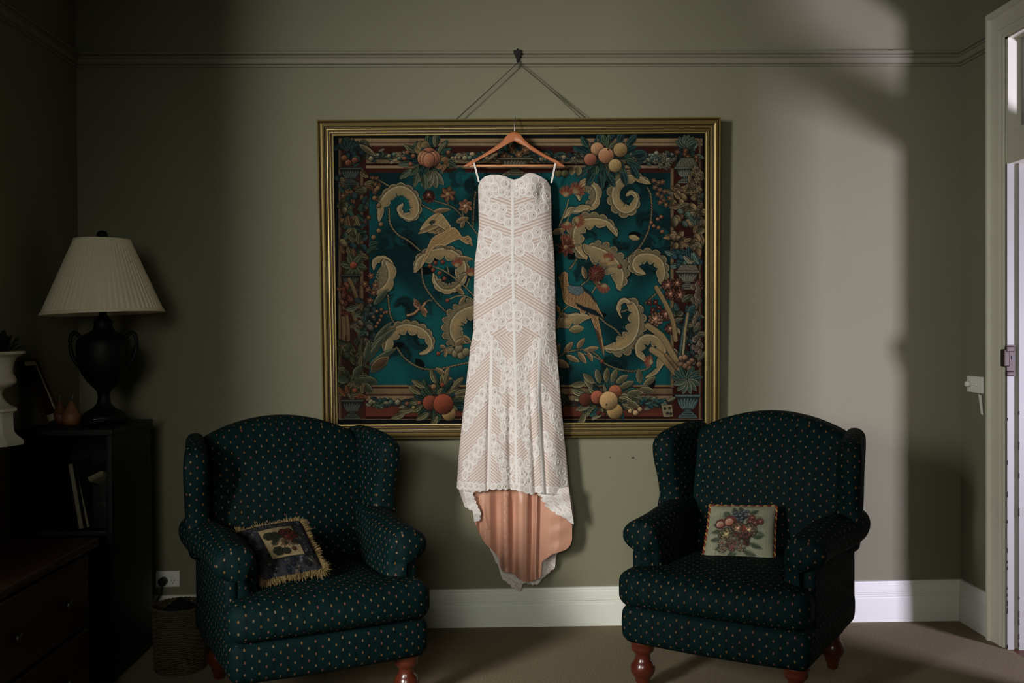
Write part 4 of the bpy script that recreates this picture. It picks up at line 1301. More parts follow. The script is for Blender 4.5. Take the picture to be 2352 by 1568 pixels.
def lace_rings():
    """centres (x, y), radii and squash of the scalloped fan motifs"""
    R = []
    up = [(10, 428, 10), (30, 414, 10), (52, 412, 10), (68, 414, 10), (36, 442, 11), (55, 445, 11), (10, 446, 9), (18, 421, 11), (43, 430, 12), (24, 440, 10), (62, 428, 11), (75, 445, 11),
          (65, 462, 13), (57, 481, 13), (46, 493, 12), (78, 450, 11), (24, 481, 12), (27, 501, 12), (8, 512, 12), (40, 476, 11), (72, 476, 12),
          (56, 533, 13), (36, 542, 13), (13, 556, 13), (70, 566, 13), (61, 580, 13), (38, 566, 13), (17, 577, 12), (76, 545, 12), (80, 588, 12),
          (14, 615, 13), (33, 627, 13), (52, 639, 13), (71, 652, 13), (21, 645, 12), (41, 658, 12), (58, 671, 12), (76, 685, 12), (6, 632, 10), (86, 668, 12),
          (0, 696, 11), (17, 706, 13), (36, 718, 13), (57, 732, 13), (76, 745, 13), (28, 738, 12), (48, 749, 12), (68, 762, 12), (8, 750, 11), (9, 722, 11), (84, 770, 12)]
    for dx, y, r in up:
        for s in (-1, 1):
            R.append((float(seam_x(y)) + s * dx, y, r, r))
    # elongated fans hanging from the three seams of the skirt
    for base, side, top in (('l', -1, 782), ('l', 1, 800), ('c', -1, 842), ('c', 1, 856), ('r', -1, 790), ('r', 1, 786)):
        sx = {'l': seam_l, 'c': seam_x, 'r': seam_r}[base]
        for rep in range(4):
            for k in range(5):
                if base == 'c' and k > 2:
                    continue
                y = top + rep * (112 if side < 0 else 108) + k * (17 if side < 0 else 20) + (8 if base == 'r' else 0)
                if y > 1112:
                    continue
                dx = 9 + k * (11 if side < 0 and base == 'l' else 9)
                for q in range(2):
                    R.append((float(sx(y)) + side * (dx + 3 * q), y + q * 24 - 8, 7.5, 12.5))
    for x in np.arange(1056, 1306, 13.0):
        R.append((x, float(np.interp(x, [1049, 1118, 1180, 1218, 1250, 1300], [1113, 1119, 1116, 1126, 1124, 1127])), 8.5, 9))
    return R


RINGS = lace_rings()


def lace_field(X, Y, rings=RINGS, body=True):
    """height of the corded lace 0..1 and how much white thread covers the blush net"""
    rs = np.random.RandomState(4)
    cx, lx, rx = seam_x(Y), seam_l(Y), seam_r(Y)
    dx = np.abs(X - cx)
    mid = sm(560, 600, Y)
    low = sm(762, 772, Y - 0.15 * dx)
    s1 = Y + 0.34 * dx                                   # bodice: v shaped cords
    s2 = Y - 0.60 * dx                                   # hips: roof shaped cords
    s3 = Y - 0.85 * np.minimum(np.abs(X - lx), np.abs(X - rx)) * np.where((X > lx) & (X < rx), -1.0 * 0 + 1, 1)
    st = np.where(low > 0.5, s3, np.where(mid > 0.5, s2, s1))
    cord = 0.5 + 0.5 * np.sin(2 * PI * st / 7.4)
    H = 0.10 + 0.52 * cord ** 1.3
    Wt = 0.16 + 0.66 * sm(0.25, 0.85, cord)
    net = rs.rand(*X.shape)
    top = sm(458, 446, Y + 0.10 * dx) * (Y < 600)
    Wt = Wt * (1 - top) + (0.40 + 0.45 * net) * top
    H = H * (1 - top) + (0.25 + 0.25 * net) * top
    for x, y, rx_, ry_ in rings:
        q = np.sqrt(((X - x) / rx_) ** 2 + ((Y - y) / ry_) ** 2)
        ins = q < 1.05
        r = (rx_ + ry_) / 2
        d = (1.0 - q) * r                                # distance inside
        edge = np.exp(-((d - 1.4) / 1.35) ** 2)
        inner = np.exp(-((d - 6.2) / 1.2) ** 2) * 0.6
        h = 0.30 + 0.6 * edge + 0.12 * inner
        ww = np.clip(0.36 + 0.44 * net + 0.75 * edge + 0.12 * inner, 0, 1)
        H = np.where(ins, h, H)
        Wt = np.where(ins, ww, Wt)

    def seam(d, wd):
        m = sm(wd + 1, wd - 1, d)
        return m
    m = seam(np.abs(X - cx), 3.2) * (Y < 1112)
    H = H * (1 - m) + 0.85 * m
    Wt = Wt * (1 - m) + 0.97 * m
    for sx, y0 in ((lx, 770), (rx, 775)):
        m = seam(np.abs(X - sx), 3.4) * (Y > y0)
        H = H * (1 - m) + 0.85 * m
        Wt = Wt * (1 - m) + 0.95 * m
    return H, np.clip(Wt + (net - 0.5) * 0.10, 0, 1)


LW, LB = np.array(rgb(224, 221, 218)), np.array(rgb(184, 155, 140))


def lace_col(Wt):
    return LB + (LW - LB) * Wt[..., None]


dress_o = on_y(1181, 410, -0.13)
dress = empty('wedding_dress', dress_o, 'strapless ivory lace wedding dress with blush lining hanging in front of the tapestry', 'dress')
DBASE = -0.112


def dress_depth(X, Y):
    u = np.clip((X - edgeL(Y)) / (edgeR(Y) - edgeL(Y)), 0, 1)
    T = np.interp(Y, [396, 440, 520, 640, 800, 1000, 1140], [0.050, 0.058, 0.040, 0.050, 0.056, 0.064, 0.068])
    d = T * (1 - np.abs(2 * u - 1) ** 2.4) ** 0.62
    # the right side of the skirt and bodice turns away more
    d = d * (1 - 0.35 * sm(0.90, 1.0, u))
    g = lambda xc, yc, sx, sy: np.exp(-((X - xc) / sx) ** 2 - ((Y - yc) / sy) ** 2)
    d += 0.012 * g(1136, 432, 26, 24) + 0.014 * g(1222, 428, 20, 22) - 0.011 * g(1243, 446, 10, 24) - 0.008 * g(1180, 425, 10, 18)
    k = sm(790, 1010, Y)
    fold = -1.0 * np.exp(-((X - (seam_l(Y) - 3)) / 4.5) ** 2) + 0.55 * np.exp(-((X - seam_l(Y) - 12) / 13) ** 2)
    fold += -0.8 * np.exp(-((X - (seam_x(Y) - 14)) / 5.5) ** 2) + 0.5 * np.exp(-((X - seam_x(Y) - 8) / 10) ** 2)
    fold += -0.75 * np.exp(-((X - (seam_r(Y) - 20)) / 4.5) ** 2) + 0.6 * np.exp(-((X - seam_r(Y) + 7) / 9) ** 2) - 0.5 * np.exp(-((X - seam_r(Y) - 5) / 3.5) ** 2)
    fold += 0.35 * np.exp(-((X - 1085) / 18) ** 2)
    d += 0.017 * k * fold
    d += 0.0035 * np.sin(X * 0.11 + Y * 0.012) * sm(640, 900, Y)
    return d


nu, nv = 216, 610
u = np.linspace(0, 1, nu)
xtop = edgeL(415) + u * (edgeR(415) - edgeL(415))
neck = np.interp(u, [0, .03, .09, .18, .28, .37, .44, .49, .54, .60, .66, .72, .80, .88, .95, 1], [428, 414, 405, 400.5, 401, 404.5, 410, 412.5, 411, 406.5, 399.5, 396.5, 399, 406, 414, 430])
xb = 1049 + u * (1307 - 1049)
hem = np.interp(xb, [1049, 1085, 1118, 1124, 1160, 1172, 1196, 1218, 1234, 1252, 1282, 1294, 1307], [1121, 1128, 1126, 1122, 1122, 1121, 1127, 1134, 1129, 1132, 1136, 1132, 1128]) + 3.0 * np.abs(np.sin(xb * PI / 15))
v = np.linspace(0, 1, nv)[:, None]
YY = neck + v * (hem - neck)
XX = edgeL(YY) + u * (edgeR(YY) - edgeL(YY))
H, Wt = lace_field(XX, YY)
P = on_y(XX, YY, DBASE - dress_depth(XX, YY) - 0.0030 * H) - dress_o
front = MB().grid(P, col=lace_col(Wt)).build('lace_front', M_LACE, dress)
# back of the dress, falling to the long train behind
u2 = np.linspace(0, 1, 90)
xb2 = 1062 + u2 * (1318 - 1062)
tail = np.interp(xb2, [1062, 1066, 1070, 1088, 1090, 1101, 1105, 1108, 1127, 1137, 1146, 1152, 1166, 1178, 1186, 1191, 1197, 1203, 1220, 1238, 1243, 1247, 1262, 1275, 1278, 1291, 1302, 1311, 1318],
                 [1128, 1144, 1163, 1175, 1198, 1196, 1206, 1234, 1262, 1286, 1303, 1328, 1338, 1350, 1352, 1359, 1352, 1338, 1342, 1341, 1330, 1327, 1314, 1303, 1272, 1262, 1254, 1215, 1203]) + 3.5 * np.abs(np.sin(xb2 * 0.33)) - 2.0
v2 = np.linspace(0, 1, 260)[:, None]
Y2 = neck[np.linspace(0, nu - 1, 90).astype(int)] + 14 + v2 * (tail - neck[np.linspace(0, nu - 1, 90).astype(int)] - 14)
bl = np.interp(v2 * np.ones_like(xb2), [0, 0.76, 1], [0, 0, 1])
xw = edgeL(Y2) + 2 + u2 * (edgeR(Y2) - edgeL(Y2) - 4)
X2 = xw * (1 - sm(1080, 1200, Y2)) + xb2 * sm(1080, 1200, Y2)
rs_ = np.random.RandomState(2)
RB = [(x, y, 8, 9) for x, y in zip(rs_.uniform(1062, 1318, 150), rs_.uniform(1120, 1360, 150))]
H2, W2 = lace_field(X2, Y2, RB)
P = on_y(X2, Y2, DBASE + 0.016 + 0.036 * sm(1080, 1130, Y2) + 0.010 * sm(1130, 1340, Y2) + 0.006 * np.sin(X2 * 0.13) * sm(1150, 1300, Y2)) - dress_o
MB().grid(P, col=lace_col(np.clip(W2 * 1.05, 0, 1))).build('lace_train', M_LACE, dress)
# blush satin lining seen under the front hem
nl = 200
xl = np.linspace(1086, 1314, nl)
bot = np.interp(xl, [1086, 1091, 1100, 1108, 1116, 1129, 1145, 1148, 1153, 1180, 1191, 1203, 1215, 1230, 1242, 1245, 1255, 1266, 1282, 1298, 1306, 1311, 1314],
                [1180, 1200, 1222, 1238, 1250, 1261, 1280, 1300, 1311, 1318, 1329, 1335, 1336, 1332, 1327, 1290, 1282, 1274, 1268, 1263, 1257, 1250, 1238])
vl = np.linspace(0, 1, 120)[:, None]
topl = np.interp(xl, [1086, 1094, 1294, 1308, 1314], [1135, 1105, 1105, 1196, 1205])
YL = topl + vl * (bot - topl)
XLn = np.broadcast_to(xl, YL.shape) + 0.0 * YL
fold = np.interp(XLn + (YL - 1200) * np.interp(XLn, [1086, 1190, 1314], [-0.03, 0, 0.06]),
                 [1086, 1094, 1102, 1112, 1126, 1140, 1150, 1158, 1168, 1175, 1184, 1190, 1200, 1212, 1219, 1224, 1232, 1239, 1247, 1262, 1285, 1314],
                 [-.2, .5, -.5, .3, .2, -1.0, -.9, .7, .6, -.7, -.7, .6, .9, .6, -.7, -.6, .6, -.6, -.3, .3, .5, 0.1])
ker = np.hanning(9)
ker /= ker.sum()
fold = np.apply_along_axis(lambda r: np.convolve(np.pad(r, 4, 'edge'), ker, 'valid'), 1, fold)
wr = 0.0022 * np.sin(YL * 0.16 + XLn * 0.05) * np.exp(-((XLn - 1285) / 24) ** 2) + 0.0016 * np.sin(YL * 0.33 - XLn * 0.21) * np.exp(-((XLn - 1162) / 12) ** 2)
wr += 0.006 * np.exp(-((XLn - 1104 - (YL - 1150) * 0.25) / 5) ** 2) * (YL < 1215)
P = on_y(XLn, YL, DBASE - 0.004 - 0.027 * fold * sm(1100, 1160, YL) - wr + 0.012 * sm(1105, 1340, YL)) - dress_o
MB().grid(P).build('satin_lining', M_SATIN, dress)


def lace_ribbon(outer, inner, yv, name):
    """scalloped lace border between two pixel paths"""
    t = np.linspace(0, 1, 90)

    def along(p):
        p = np.asarray(p, float)
        l_ = np.r_[0, np.cumsum(np.linalg.norm(np.diff(p, axis=0), axis=1))]
        return np.c_[np.interp(t * l_[-1], l_, p[:, 0]), np.interp(t * l_[-1], l_, p[:, 1])]
    a_, b_2 = along(outer), along(inner)
    sc = np.abs(np.sin(t * PI * 7))[:, None]
    b_2 = b_2 + (b_2 - a_) * 0.14 * sc
    s_2 = np.linspace(0, 1, 24)[None, :, None]
    Q = a_[:, None] + (b_2 - a_)[:, None] * s_2
    X, Y = Q[..., 0], Q[..., 1]
    R = [(b_2[k, 0] * .8 + a_[k, 0] * .2, b_2[k, 1] * .8 + a_[k, 1] * .2, 7, 7) for k in range(6, 90, 10)] + [(a_[k, 0] * .6 + b_2[k, 0] * .4, a_[k, 1] * .6 + b_2[k, 1] * .4, 7, 8) for k in range(3, 90, 12)]
    H_, W_ = lace_field(X, Y, R)
    P = on_y(X, Y, yv - 0.002 * H_ - 0.006 * np.sin(t * 11)[:, None]) - dress_o
    return MB().grid(P, col=lace_col(np.clip(W_ + .1, 0, 1))).build(name, M_LACE, dress)


lace_ribbon([(1306, 1118), (1309, 1140), (1312, 1165), (1315, 1185), (1318, 1203)], [(1240, 1128), (1250, 1146), (1262, 1166), (1282, 1180), (1300, 1190), (1313, 1202)], DBASE - 0.034, 'lace_border')
lace_ribbon([(1064, 1124), (1068, 1146), (1070, 1160), (1086, 1172), (1089, 1198)], [(1083, 1126), (1087, 1142), (1094, 1160), (1103, 1176), (1101, 1196)], DBASE - 0.026, 'lace_border')
# hanger loops
for p0, p1 in (((1086.5, 366), (1100, 418)), ((1277, 368), (1266.5, 420))):
    st = MB()
    t = np.linspace(0, 1, 14)
    xx = p0[0] + (p1[0] - p0[0]) * t
    yy = p0[1] + (p1[1] - p0[1]) * t
    yv = np.interp(t, [0, 0.12, 0.3, 1], [-0.120, -0.141, -0.144, -0.130])
    st.grid(np.stack([on_y(xx - 2.1, yy, yv), on_y(xx + 2.1, yy, yv)], 1) - dress_o)
    st.build('hanger_loop', M_TAPE, dress)
# beads sewn on the fans
bd = MB()
rs_ = np.random.RandomState(8)
octv = np.array([(1, 0, 0), (-1, 0, 0), (0, 1, 0), (0, -1, 0), (0, 0, 1), (0, 0, -1)], float)
octf = [(0, 2, 4), (2, 1, 4), (1, 3, 4), (3, 0, 4), (2, 0, 5), (1, 2, 5), (3, 1, 5), (0, 3, 5)]
for x, y, r, ry in RINGS:
    for k in range(4):
        bx, by = (x, y) if k == 0 else (x + rs_.normal(0, r * 0.35), y + rs_.normal(0, ry * 0.35))
        if not (edgeL(by) + 5 < bx < edgeR(by) - 5) or by > 1118 or by < 416:
            continue
        c = on_y(bx, by, DBASE - float(dress_depth(np.array([[bx]]), np.array([[by]]))[0, 0]) - 0.0045) - dress_o
        bd.add(c + octv * (0.0038 if k == 0 else 0.0020), octf)
beads = bd.build('beads', M_BEAD, dress)
beads['kind'] = 'stuff'

hang_o = on_y(1182, 303, -0.132)
hanger = empty('coat_hanger', hang_o, 'wooden clothes hanger holding the wedding dress by its loops', 'hanger')
LA = [(1182, 303.5), (1174, 304.5), (1166, 309), (1160, 316), (1153, 325), (1133, 340), (1108, 356), (1083, 370), (1066, 381), (1065, 384), (1076, 384), (1086, 377), (1099, 368.5), (1116, 359), (1133, 349.5), (1158, 336), (1172, 329), (1182, 325)]
RA = [(1182, 303.5), (1190, 305), (1197, 311), (1204, 320), (1214, 330), (1225, 338), (1250, 354), (1278, 368), (1290, 374), (1297, 384.5), (1286, 383.5), (1270, 372), (1253, 361), (1225, 346), (1204, 336), (1192, 330), (1182, 325)]
for A_ in (LA, RA):
    q = on_y(np.array([a_[0] for a_ in A_]), np.array([a_[1] for a_ in A_]), np.full(len(A_), -0.13)) - hang_o
    O = q[:, [0, 2]]
    m_ = MB()
    C_ = O.mean(0)
    # solid bar with softly rounded faces: offset rings along the thickness
    secs = []
    for yy, k in ((-0.009, 0.80), (-0.0075, 0.93), (-0.004, 1.0), (0.004, 1.0), (0.0075, 0.93), (0.009, 0.80)):
        # shrink only across the bar
        w2 = O.copy()
        mid = np.c_[O[:, 0], np.interp(O[:, 0], *(lambda s: (s[:, 0], s[:, 1]))(np.array(sorted([(O[i, 0], (O[i, 1] + O[len(O) - 1 - i, 1]) / 2) for i in range(len(O) // 2)]))))]
        w2[:, 1] = mid[:, 1] + (O[:, 1] - mid[:, 1]) * k
        secs.append(np.c_[w2[:, 0], np.full(len(O), yy), w2[:, 1]])
    P = np.array(secs)
    m_.grid(P, cv=True)
    n_ = len(O)
    h_ = n_ // 2
    for row, fl_ in ((0, False), (len(secs) - 1, True)):
        for i in range(h_ - 1 + (n_ % 2)):
            a1, b1, c1, d1 = i, i + 1, n_ - 2 - i, n_ - 1 - i
            if b1 >= c1:
                break
            f = (row * n_ + a1, row * n_ + b1, row * n_ + c1, row * n_ + d1)
            m_.f.append(f if not fl_ else f[::-1])
            m_.m.append(0)
    flat_shade_sharp(m_.build('arm', M_HANGER, hanger, weld=True), 50)
e0, e1 = on_y(1073, 381, -0.132) - hang_o, on_y(1290, 380.5, -0.132) - hang_o
MB().tube([e0, e0 * .66 + e1 * .34, e0 * .33 + e1 * .67, e1], 0.0056, 12).build('trouser_bar', M_HANGBAR, hanger)
hp = [np.zeros(3), on_y(1182, 290, -0.132) - hang_o, on_y(1182.5, 277, -0.130) - hang_o, on_y(1183.2, 270.5, -0.118) - hang_o, on_y(1183.5, 268, -0.10) - hang_o, on_y(1183.5, 268.5, -0.075) - hang_o,
      on_y(1183.5, 271, -0.05) - hang_o, on_y(1183.5, 276, -0.042) - hang_o]
hp = np.array(hp)
hp = np.c_[catmull(hp[:, [0, 2]], 6)[:, 0], catmull(hp[:, [1, 2]], 6)[:, 0], catmull(hp[:, [0, 2]], 6)[:, 1]]
MB().tube(hp, 0.0021, 8).build('hook', M_STEEL, hanger)


# ------------------------------------------------------------------ wing chairs
def ell_outline(pts, n=10):
    return catmull(pts, n, True)


def chair(name, x, y, rz, label, w=1.0):
    root = empty(name, (x, y, 0), label, 'armchair', rz, 'pair of green wing chairs')
    # apron / base
    def wb(V):
        k = 1 + 0.020 * np.sin(np.clip((V[:, 2] - 0.18) / 0.15, 0, 1) * PI)
        V[:, 0] *= k
        V[:, 1] = np.where(V[:, 1] < 0, V[:, 1] * k - 0.020 * (1 - (V[:, 0] / 0.34) ** 2), V[:, 1])
        return V
    MB().rbox((0, -0.02, 0.252), (0.340, 0.345, 0.072), 0.035, 10).build('base', M_FAB, root, warp=wb, weld=True, uv=True)
    # loose seat cushion, crowned, with ears in front of the arms
    def wc(V):
        cr = (1 - (V[:, 0] / 0.33) ** 2) * (1 - (np.clip(V[:, 1] + 0.05, -0.34, 0.34) / 0.34) ** 2)
        V[:, 2] += np.where(V[:, 2] > 0.385, 0.022 * np.clip(cr, 0, 1), 0)
        V[:, 1] = np.where(V[:, 1] < -0.2, V[:, 1] - 0.030 * (1 - (V[:, 0] / 0.33) ** 2) * np.sin(np.clip((V[:, 2] - 0.3) / 0.16, 0, 1) * PI) - 0.012, V[:, 1])
        ear = sm(-0.24, -0.30, V[:, 1])
        V[:, 0] *= 0.72 + 0.335 * ear
        return V
    MB().rbox((0, -0.06, 0.385), (0.33, 0.325, 0.066), 0.045, 14).build('seat_cushion', M_FAB, root, warp=wc, weld=True, uv=True)
    # back with camel top
    bo = [(-0.300, 0.30), (-0.305, 0.50), (-0.315, 0.70), (-0.318, 0.84), (-0.300, 0.905), (-0.24, 0.940), (-0.15, 0.970), (-0.05, 0.987), (0.05, 0.987), (0.15, 0.970), (0.24, 0.940), (0.300, 0.905), (0.318, 0.84), (0.315, 0.70), (0.305, 0.50), (0.300, 0.30)]
    def wk(V):
        h = np.clip((V[:, 2] - 0.30) / 0.70, 0, 1.05)
        V[:, 1] += 0.15 * h - 0.03 * np.sin(h * PI) * (V[:, 1] < 0.25)
        return V
    MB().plate(ell_outline(bo, 4), 0.20, 0.32, 0.035, 'xzy', 7, 0.035).build('backrest', M_FAB, root, warp=wk, weld=True, uv=True)
    for s in (-1, 1):
        # wing: outline in (depth, height)
        wo = [(0.40, 0.52), (0.44, 0.70), (0.475, 0.86), (0.455, 0.915), (0.38, 0.935), (0.30, 0.935), (0.20, 0.925), (0.125, 0.905), (0.085, 0.87), (0.085, 0.80), (0.105, 0.72), (0.120, 0.64), (0.110, 0.58), (0.16, 0.50), (0.28, 0.47)]
        def ww(V, s=s):
            f = np.clip((0.42 - V[:, 1]) / 0.36, 0, 1.2)
            h = np.clip((V[:, 2] - 0.5) / 0.42, 0, 1)
            tx = (V[:, 0] - 0.285) / 0.065
            V[:, 0] = s * (V[:, 0] + 0.030 * (tx - 0.3) * f ** 2 + 0.046 * f * (0.9 + 0.1 * h) + 0.006 * h + 0.004 * f ** 3 * h)
            return V
        MB().plate(ell_outline(wo, 5), 0.285, 0.350, 0.030, 'yzx', 6, 0.010).build('wing', M_FAB, root, warp=ww, weld=True, uv=True)
        # rolled arm: outline in (width, height), run along the depth
        ao = [(0.262, 0.30), (0.262, 0.42), (0.262, 0.50), (0.258, 0.555), (0.268, 0.605), (0.300, 0.632), (0.345, 0.634), (0.385, 0.612), (0.402, 0.572), (0.392, 0.528), (0.362, 0.500), (0.338, 0.488), (0.335, 0.42), (0.335, 0.30)]
        def wa(V, s=s):
            f = np.clip((0.10 - V[:, 1]) / 0.40, -0.6, 1)
            top = sm(0.46, 0.60, V[:, 2])
            V[:, 0] = s * (V[:, 0] - 0.045 * sm(-0.4, 0.6, f) + 0.010 * f + 0.012 * top)
            V[:, 2] += -0.018 * sm(0.2, 1, f) * top + 0.012 * sm(0, -0.6, f) * top
            V[:, 1] -= 0.030 * top * sm(0.5, 1, f)
            return V
        MB().plate(ell_outline(ao, 5), -0.265, 0.30, 0.028, 'xzy', 6, 0.022, nt=8).build('arm', M_FAB, root, warp=wa, weld=True, uv=True)
        # side of the seat below the arm
        def wsd(V, s=s):
            return V * np.array([s, 1, 1])
        MB().rbox((0.318, 0.03, 0.36), (0.022, 0.30, 0.15), 0.018, 5).build('side_panel', M_FAB, root, warp=wsd, weld=True, uv=True)
    legp = [(0.046, 0.190), (0.046, 0.172), (0.040, 0.166), (0.043, 0.158), (0.040, 0.146), (0.030, 0.136), (0.026, 0.128), (0.029, 0.121), (0.028, 0.116), (0.038, 0.104), (0.0455, 0.086), (0.044, 0.068), (0.034, 0.050), (0.026, 0.040), (0.029, 0.034), (0.024, 0.030), (0.020, 0.004), (0.016, 0.0)]
    for lx, ly in ((-0.282, -0.300), (0.282, -0.300), (-0.262, 0.285), (0.262, 0.285)):
        MB().lathe(legp[::-1], 24, (lx, ly, 0)).build('leg', M_MAHOG, root)
    return root


CH_R = chair('wing_chair', 0.978, -0.715, math.radians(-33), 'dark green dotted wing chair with a pale floral cushion, in front of the lit wall')
CH_L = chair('wing_chair', -0.665, -0.775, math.radians(25), 'dark green dotted wing chair in shadow with a fringed cushion, beside the basket')


# ------------------------------------------------------------------ cushions
def pillow(root, corners, bulge, n, colf, name, m, inset=0.0, pinch=0.05):
    """corners tl,tr,br,bl (world); front carries the picture, back is plain"""
    tl, tr, br, bl_ = (np.asarray(c, float) - np.asarray(root.location) for c in corners)
    s = np.linspace(0, 1, n)
    U, V = np.meshgrid(s, s)
    pin = lambda a: a
    # edges bow inwards between the pointed corners
    U2 = U + pinch * (0.5 - U) * 4 * V * (1 - V) * np.abs(2 * U - 1)
    V2 = V + pinch * (0.5 - V) * 4 * U * (1 - U) * np.abs(2 * V - 1)
    P = ((1 - U2) * (1 - V2))[..., None] * tl + (U2 * (1 - V2))[..., None] * tr + (U2 * V2)[..., None] * br + ((1 - U2) * V2)[..., None] * bl_
    nr = np.cross(bl_ - tl, tr - tl)
    nr /= np.linalg.norm(nr)
    if np.dot(nr, FW) > 0:
        nr = -nr
    b = ((4 * U * (1 - U)) * (4 * V * (1 - V))) ** 0.42
    f = P + nr * (bulge * b)[..., None]
    k = P - nr * (bulge * 0.9 * b)[..., None]
    o = MB().grid(f, col=lin(np.clip(colf(U, V), 0, 1))).build(name, m, root)
    bk = MB().grid(k, flip=True).build('back_cover', M_CUSHBACK, root)
    edge = np.concatenate([P[0, :-1], P[:-1, -1], P[-1, :0:-1], P[:0:-1, 0]])
    return o, edge, nr


def floral_cushion(U, V):
    rs = np.random.RandomState(21)
    n = U.shape[0]
    C = Canvas(0, 0, 100, 100, 100 / (n - 1), (0.54, 0.55, 0.46))
    G1, G2 = (0.28, 0.34, 0.28), (0.40, 0.44, 0.36)
    for x, y, a_, L in ((38, 22, -95, 16), (32, 25, -140, 14), (27, 30, -110, 14), (24, 44, 200, 18), (22, 52, 180, 16), (20, 66, 185, 14), (60, 20, -30, 16), (68, 50, 20, 18), (62, 70, 20, 22), (40, 82, 100, 26), (46, 86, 130, 22), (54, 82, 20, 22), (30, 76, 160, 16), (66, 60, -10, 18), (48, 20, -100, 16), (70, 36, -60, 14), (35, 60, 170, 16)):
        C.leaf(x, y, a_, L, 4.6, G1 if rs.rand() < .6 else G2, rim=(0.46, 0.48, 0.38), rib=(0.16, 0.2, 0.16), outline=False)
    for k in range(40):
        C.blob(46 + rs.normal(0, 5), 27 + rs.normal(0, 6), 2.4, (0.28, 0.32, 0.40), hi=(0.52, 0.58, 0.64), lo=(0.1, 0.12, 0.16))
    for x, y, r in ((19, 38, 8), (32, 34, 9)):
        C.flower(x, y, r * 1.15, 6, (0.50, 0.16, 0.14), (0.7, 0.5, 0.42), 20, 0.5)
        C.blob(x - 1, y + 1, r * .7, (0.66, 0.44, 0.38), hi=(0.8, 0.66, 0.58), lo=(0.5, 0.2, 0.16))
    for x, y in ((62, 34), (69, 36), (77, 33), (64, 27)):
        C.flower(x, y, 6, 5, (0.50, 0.20, 0.18), (0.68, 0.5, 0.44), rs.uniform(0, 60), 0.45)
    for x, y, r, c in ((45, 47, 10.5, (0.72, 0.52, 0.40)), (61, 49, 11, (0.76, 0.60, 0.46)), (29, 57, 11, (0.72, 0.64, 0.44))):
        C.blob(x, y, r, c, hi=np.asarray(c) * 1.2, lo=np.asarray(c) * 0.7)
        C.pompon(x, y, r * 0.95, np.asarray(c) * 0.92, np.asarray(c) * 1.18, int(x))
    C.leaf(52, 40, 80, 14, 4, (0.52, 0.2, 0.16), outline=False)
    for k in range(22):
        C.blob(56 + rs.normal(0, 5), 63 + rs.normal(0, 5), 2.6, (0.30, 0.12, 0.14), hi=(0.5, 0.28, 0.28))
    for x, y in ((38, 66), (45, 72), (30, 72), (52, 78), (26, 80), (40, 78), (24, 70)):
        C.flower(x, y, 7, 6, (0.56, 0.50, 0.42) if rs.rand() < .7 else (0.48, 0.3, 0.28), (0.4, 0.2, 0.16), rs.uniform(0, 60), 0.4)
    C.stroke([(44, 60), (46, 72), (42, 90)], 0.7, G1, outline=0)
    C.a = C.a * 0.78 + np.array((0.54, 0.54, 0.45)) * 0.22
    C.a *= 1 + rs.normal(0, 0.05, C.a.shape[:2])[..., None] + 0.03 * np.sin(np.arange(n) * 1.1)[None, :, None]
    return C.a[:n, :n]


def print_cushion(U, V):
    rs = np.random.RandomState(33)
    n = U.shape[0]
    C = Canvas(0, 0, 100, 100, 100 / (n - 1), (0.185, 0.19, 0.21))
    for k in range(230):
        x, y = rs.uniform(0, 100), rs.uniform(0, 100)
        c = np.array([(0.30, 0.31, 0.34), (0.11, 0.12, 0.13), (0.25, 0.22, 0.22), (0.34, 0.32, 0.28), (0.13, 0.15, 0.20)][rs.randint(5)])
        C.flower(x, y, rs.uniform(2, 5), 5, c, c * 1.4, rs.uniform(0, 90), 0.4) if rs.rand() < .5 else C.leaf(x, y, rs.uniform(0, 360), 8, 1.8, c, rim=c * 1.3, outline=False)
    C.poly([(27, 21), (79, 21), (79, 79), (27, 79)], (0.56, 0.50, 0.37), outline=0.8)
    for x, y, r in ((39, 38, 8), (48, 35, 4), (46, 46, 5), (56, 40, 6), (42, 53, 4), (42, 68, 7.5), (54, 70, 5.5), (74, 55, 6), (58, 55, 4)):
        C.blob(x, y, r, (0.17, 0.18, 0.13), hi=(0.25, 0.26, 0.18), lo=(0.10, 0.11, 0.08), ry=r * 0.85)
        for a_ in range(0, 360, 60):
            C.leaf(x, y, a_, r * 1.2, r * .35, (0.17, 0.18, 0.13), outline=False)
    for x, y, r in ((63, 35, 8), (74, 40, 8.5), (72, 31, 4.5), (66, 46, 7)):
        C.flower(x, y, r * 1.1, 6, (0.34, 0.14, 0.11), (0.28, 0.1, 0.08), 10, 0.5)
    for p in ([(36, 58), (50, 52), (62, 55), (70, 62)], [(52, 46), (56, 58), (52, 66)], [(60, 50), (66, 60), (68, 68)]):
        C.stroke(p, 0.7, (0.28, 0.24, 0.16), outline=0)
    for k in range(26):
        C.blob(58 + rs.normal(0, 7), 55 + rs.normal(0, 5), 1.3, (0.36, 0.26, 0.18), outline=False)
    C.flower(67, 68, 4, 5, (0.44, 0.26, 0.17), (0.3, 0.15, 0.1), 0, 0.4)
    C.a *= 0.80 * (1 + rs.normal(0, 0.06, C.a.shape[:2])[..., None])  # whole print darkened evenly, standing in for weaker light on the left chair
    return C.a[:n, :n]


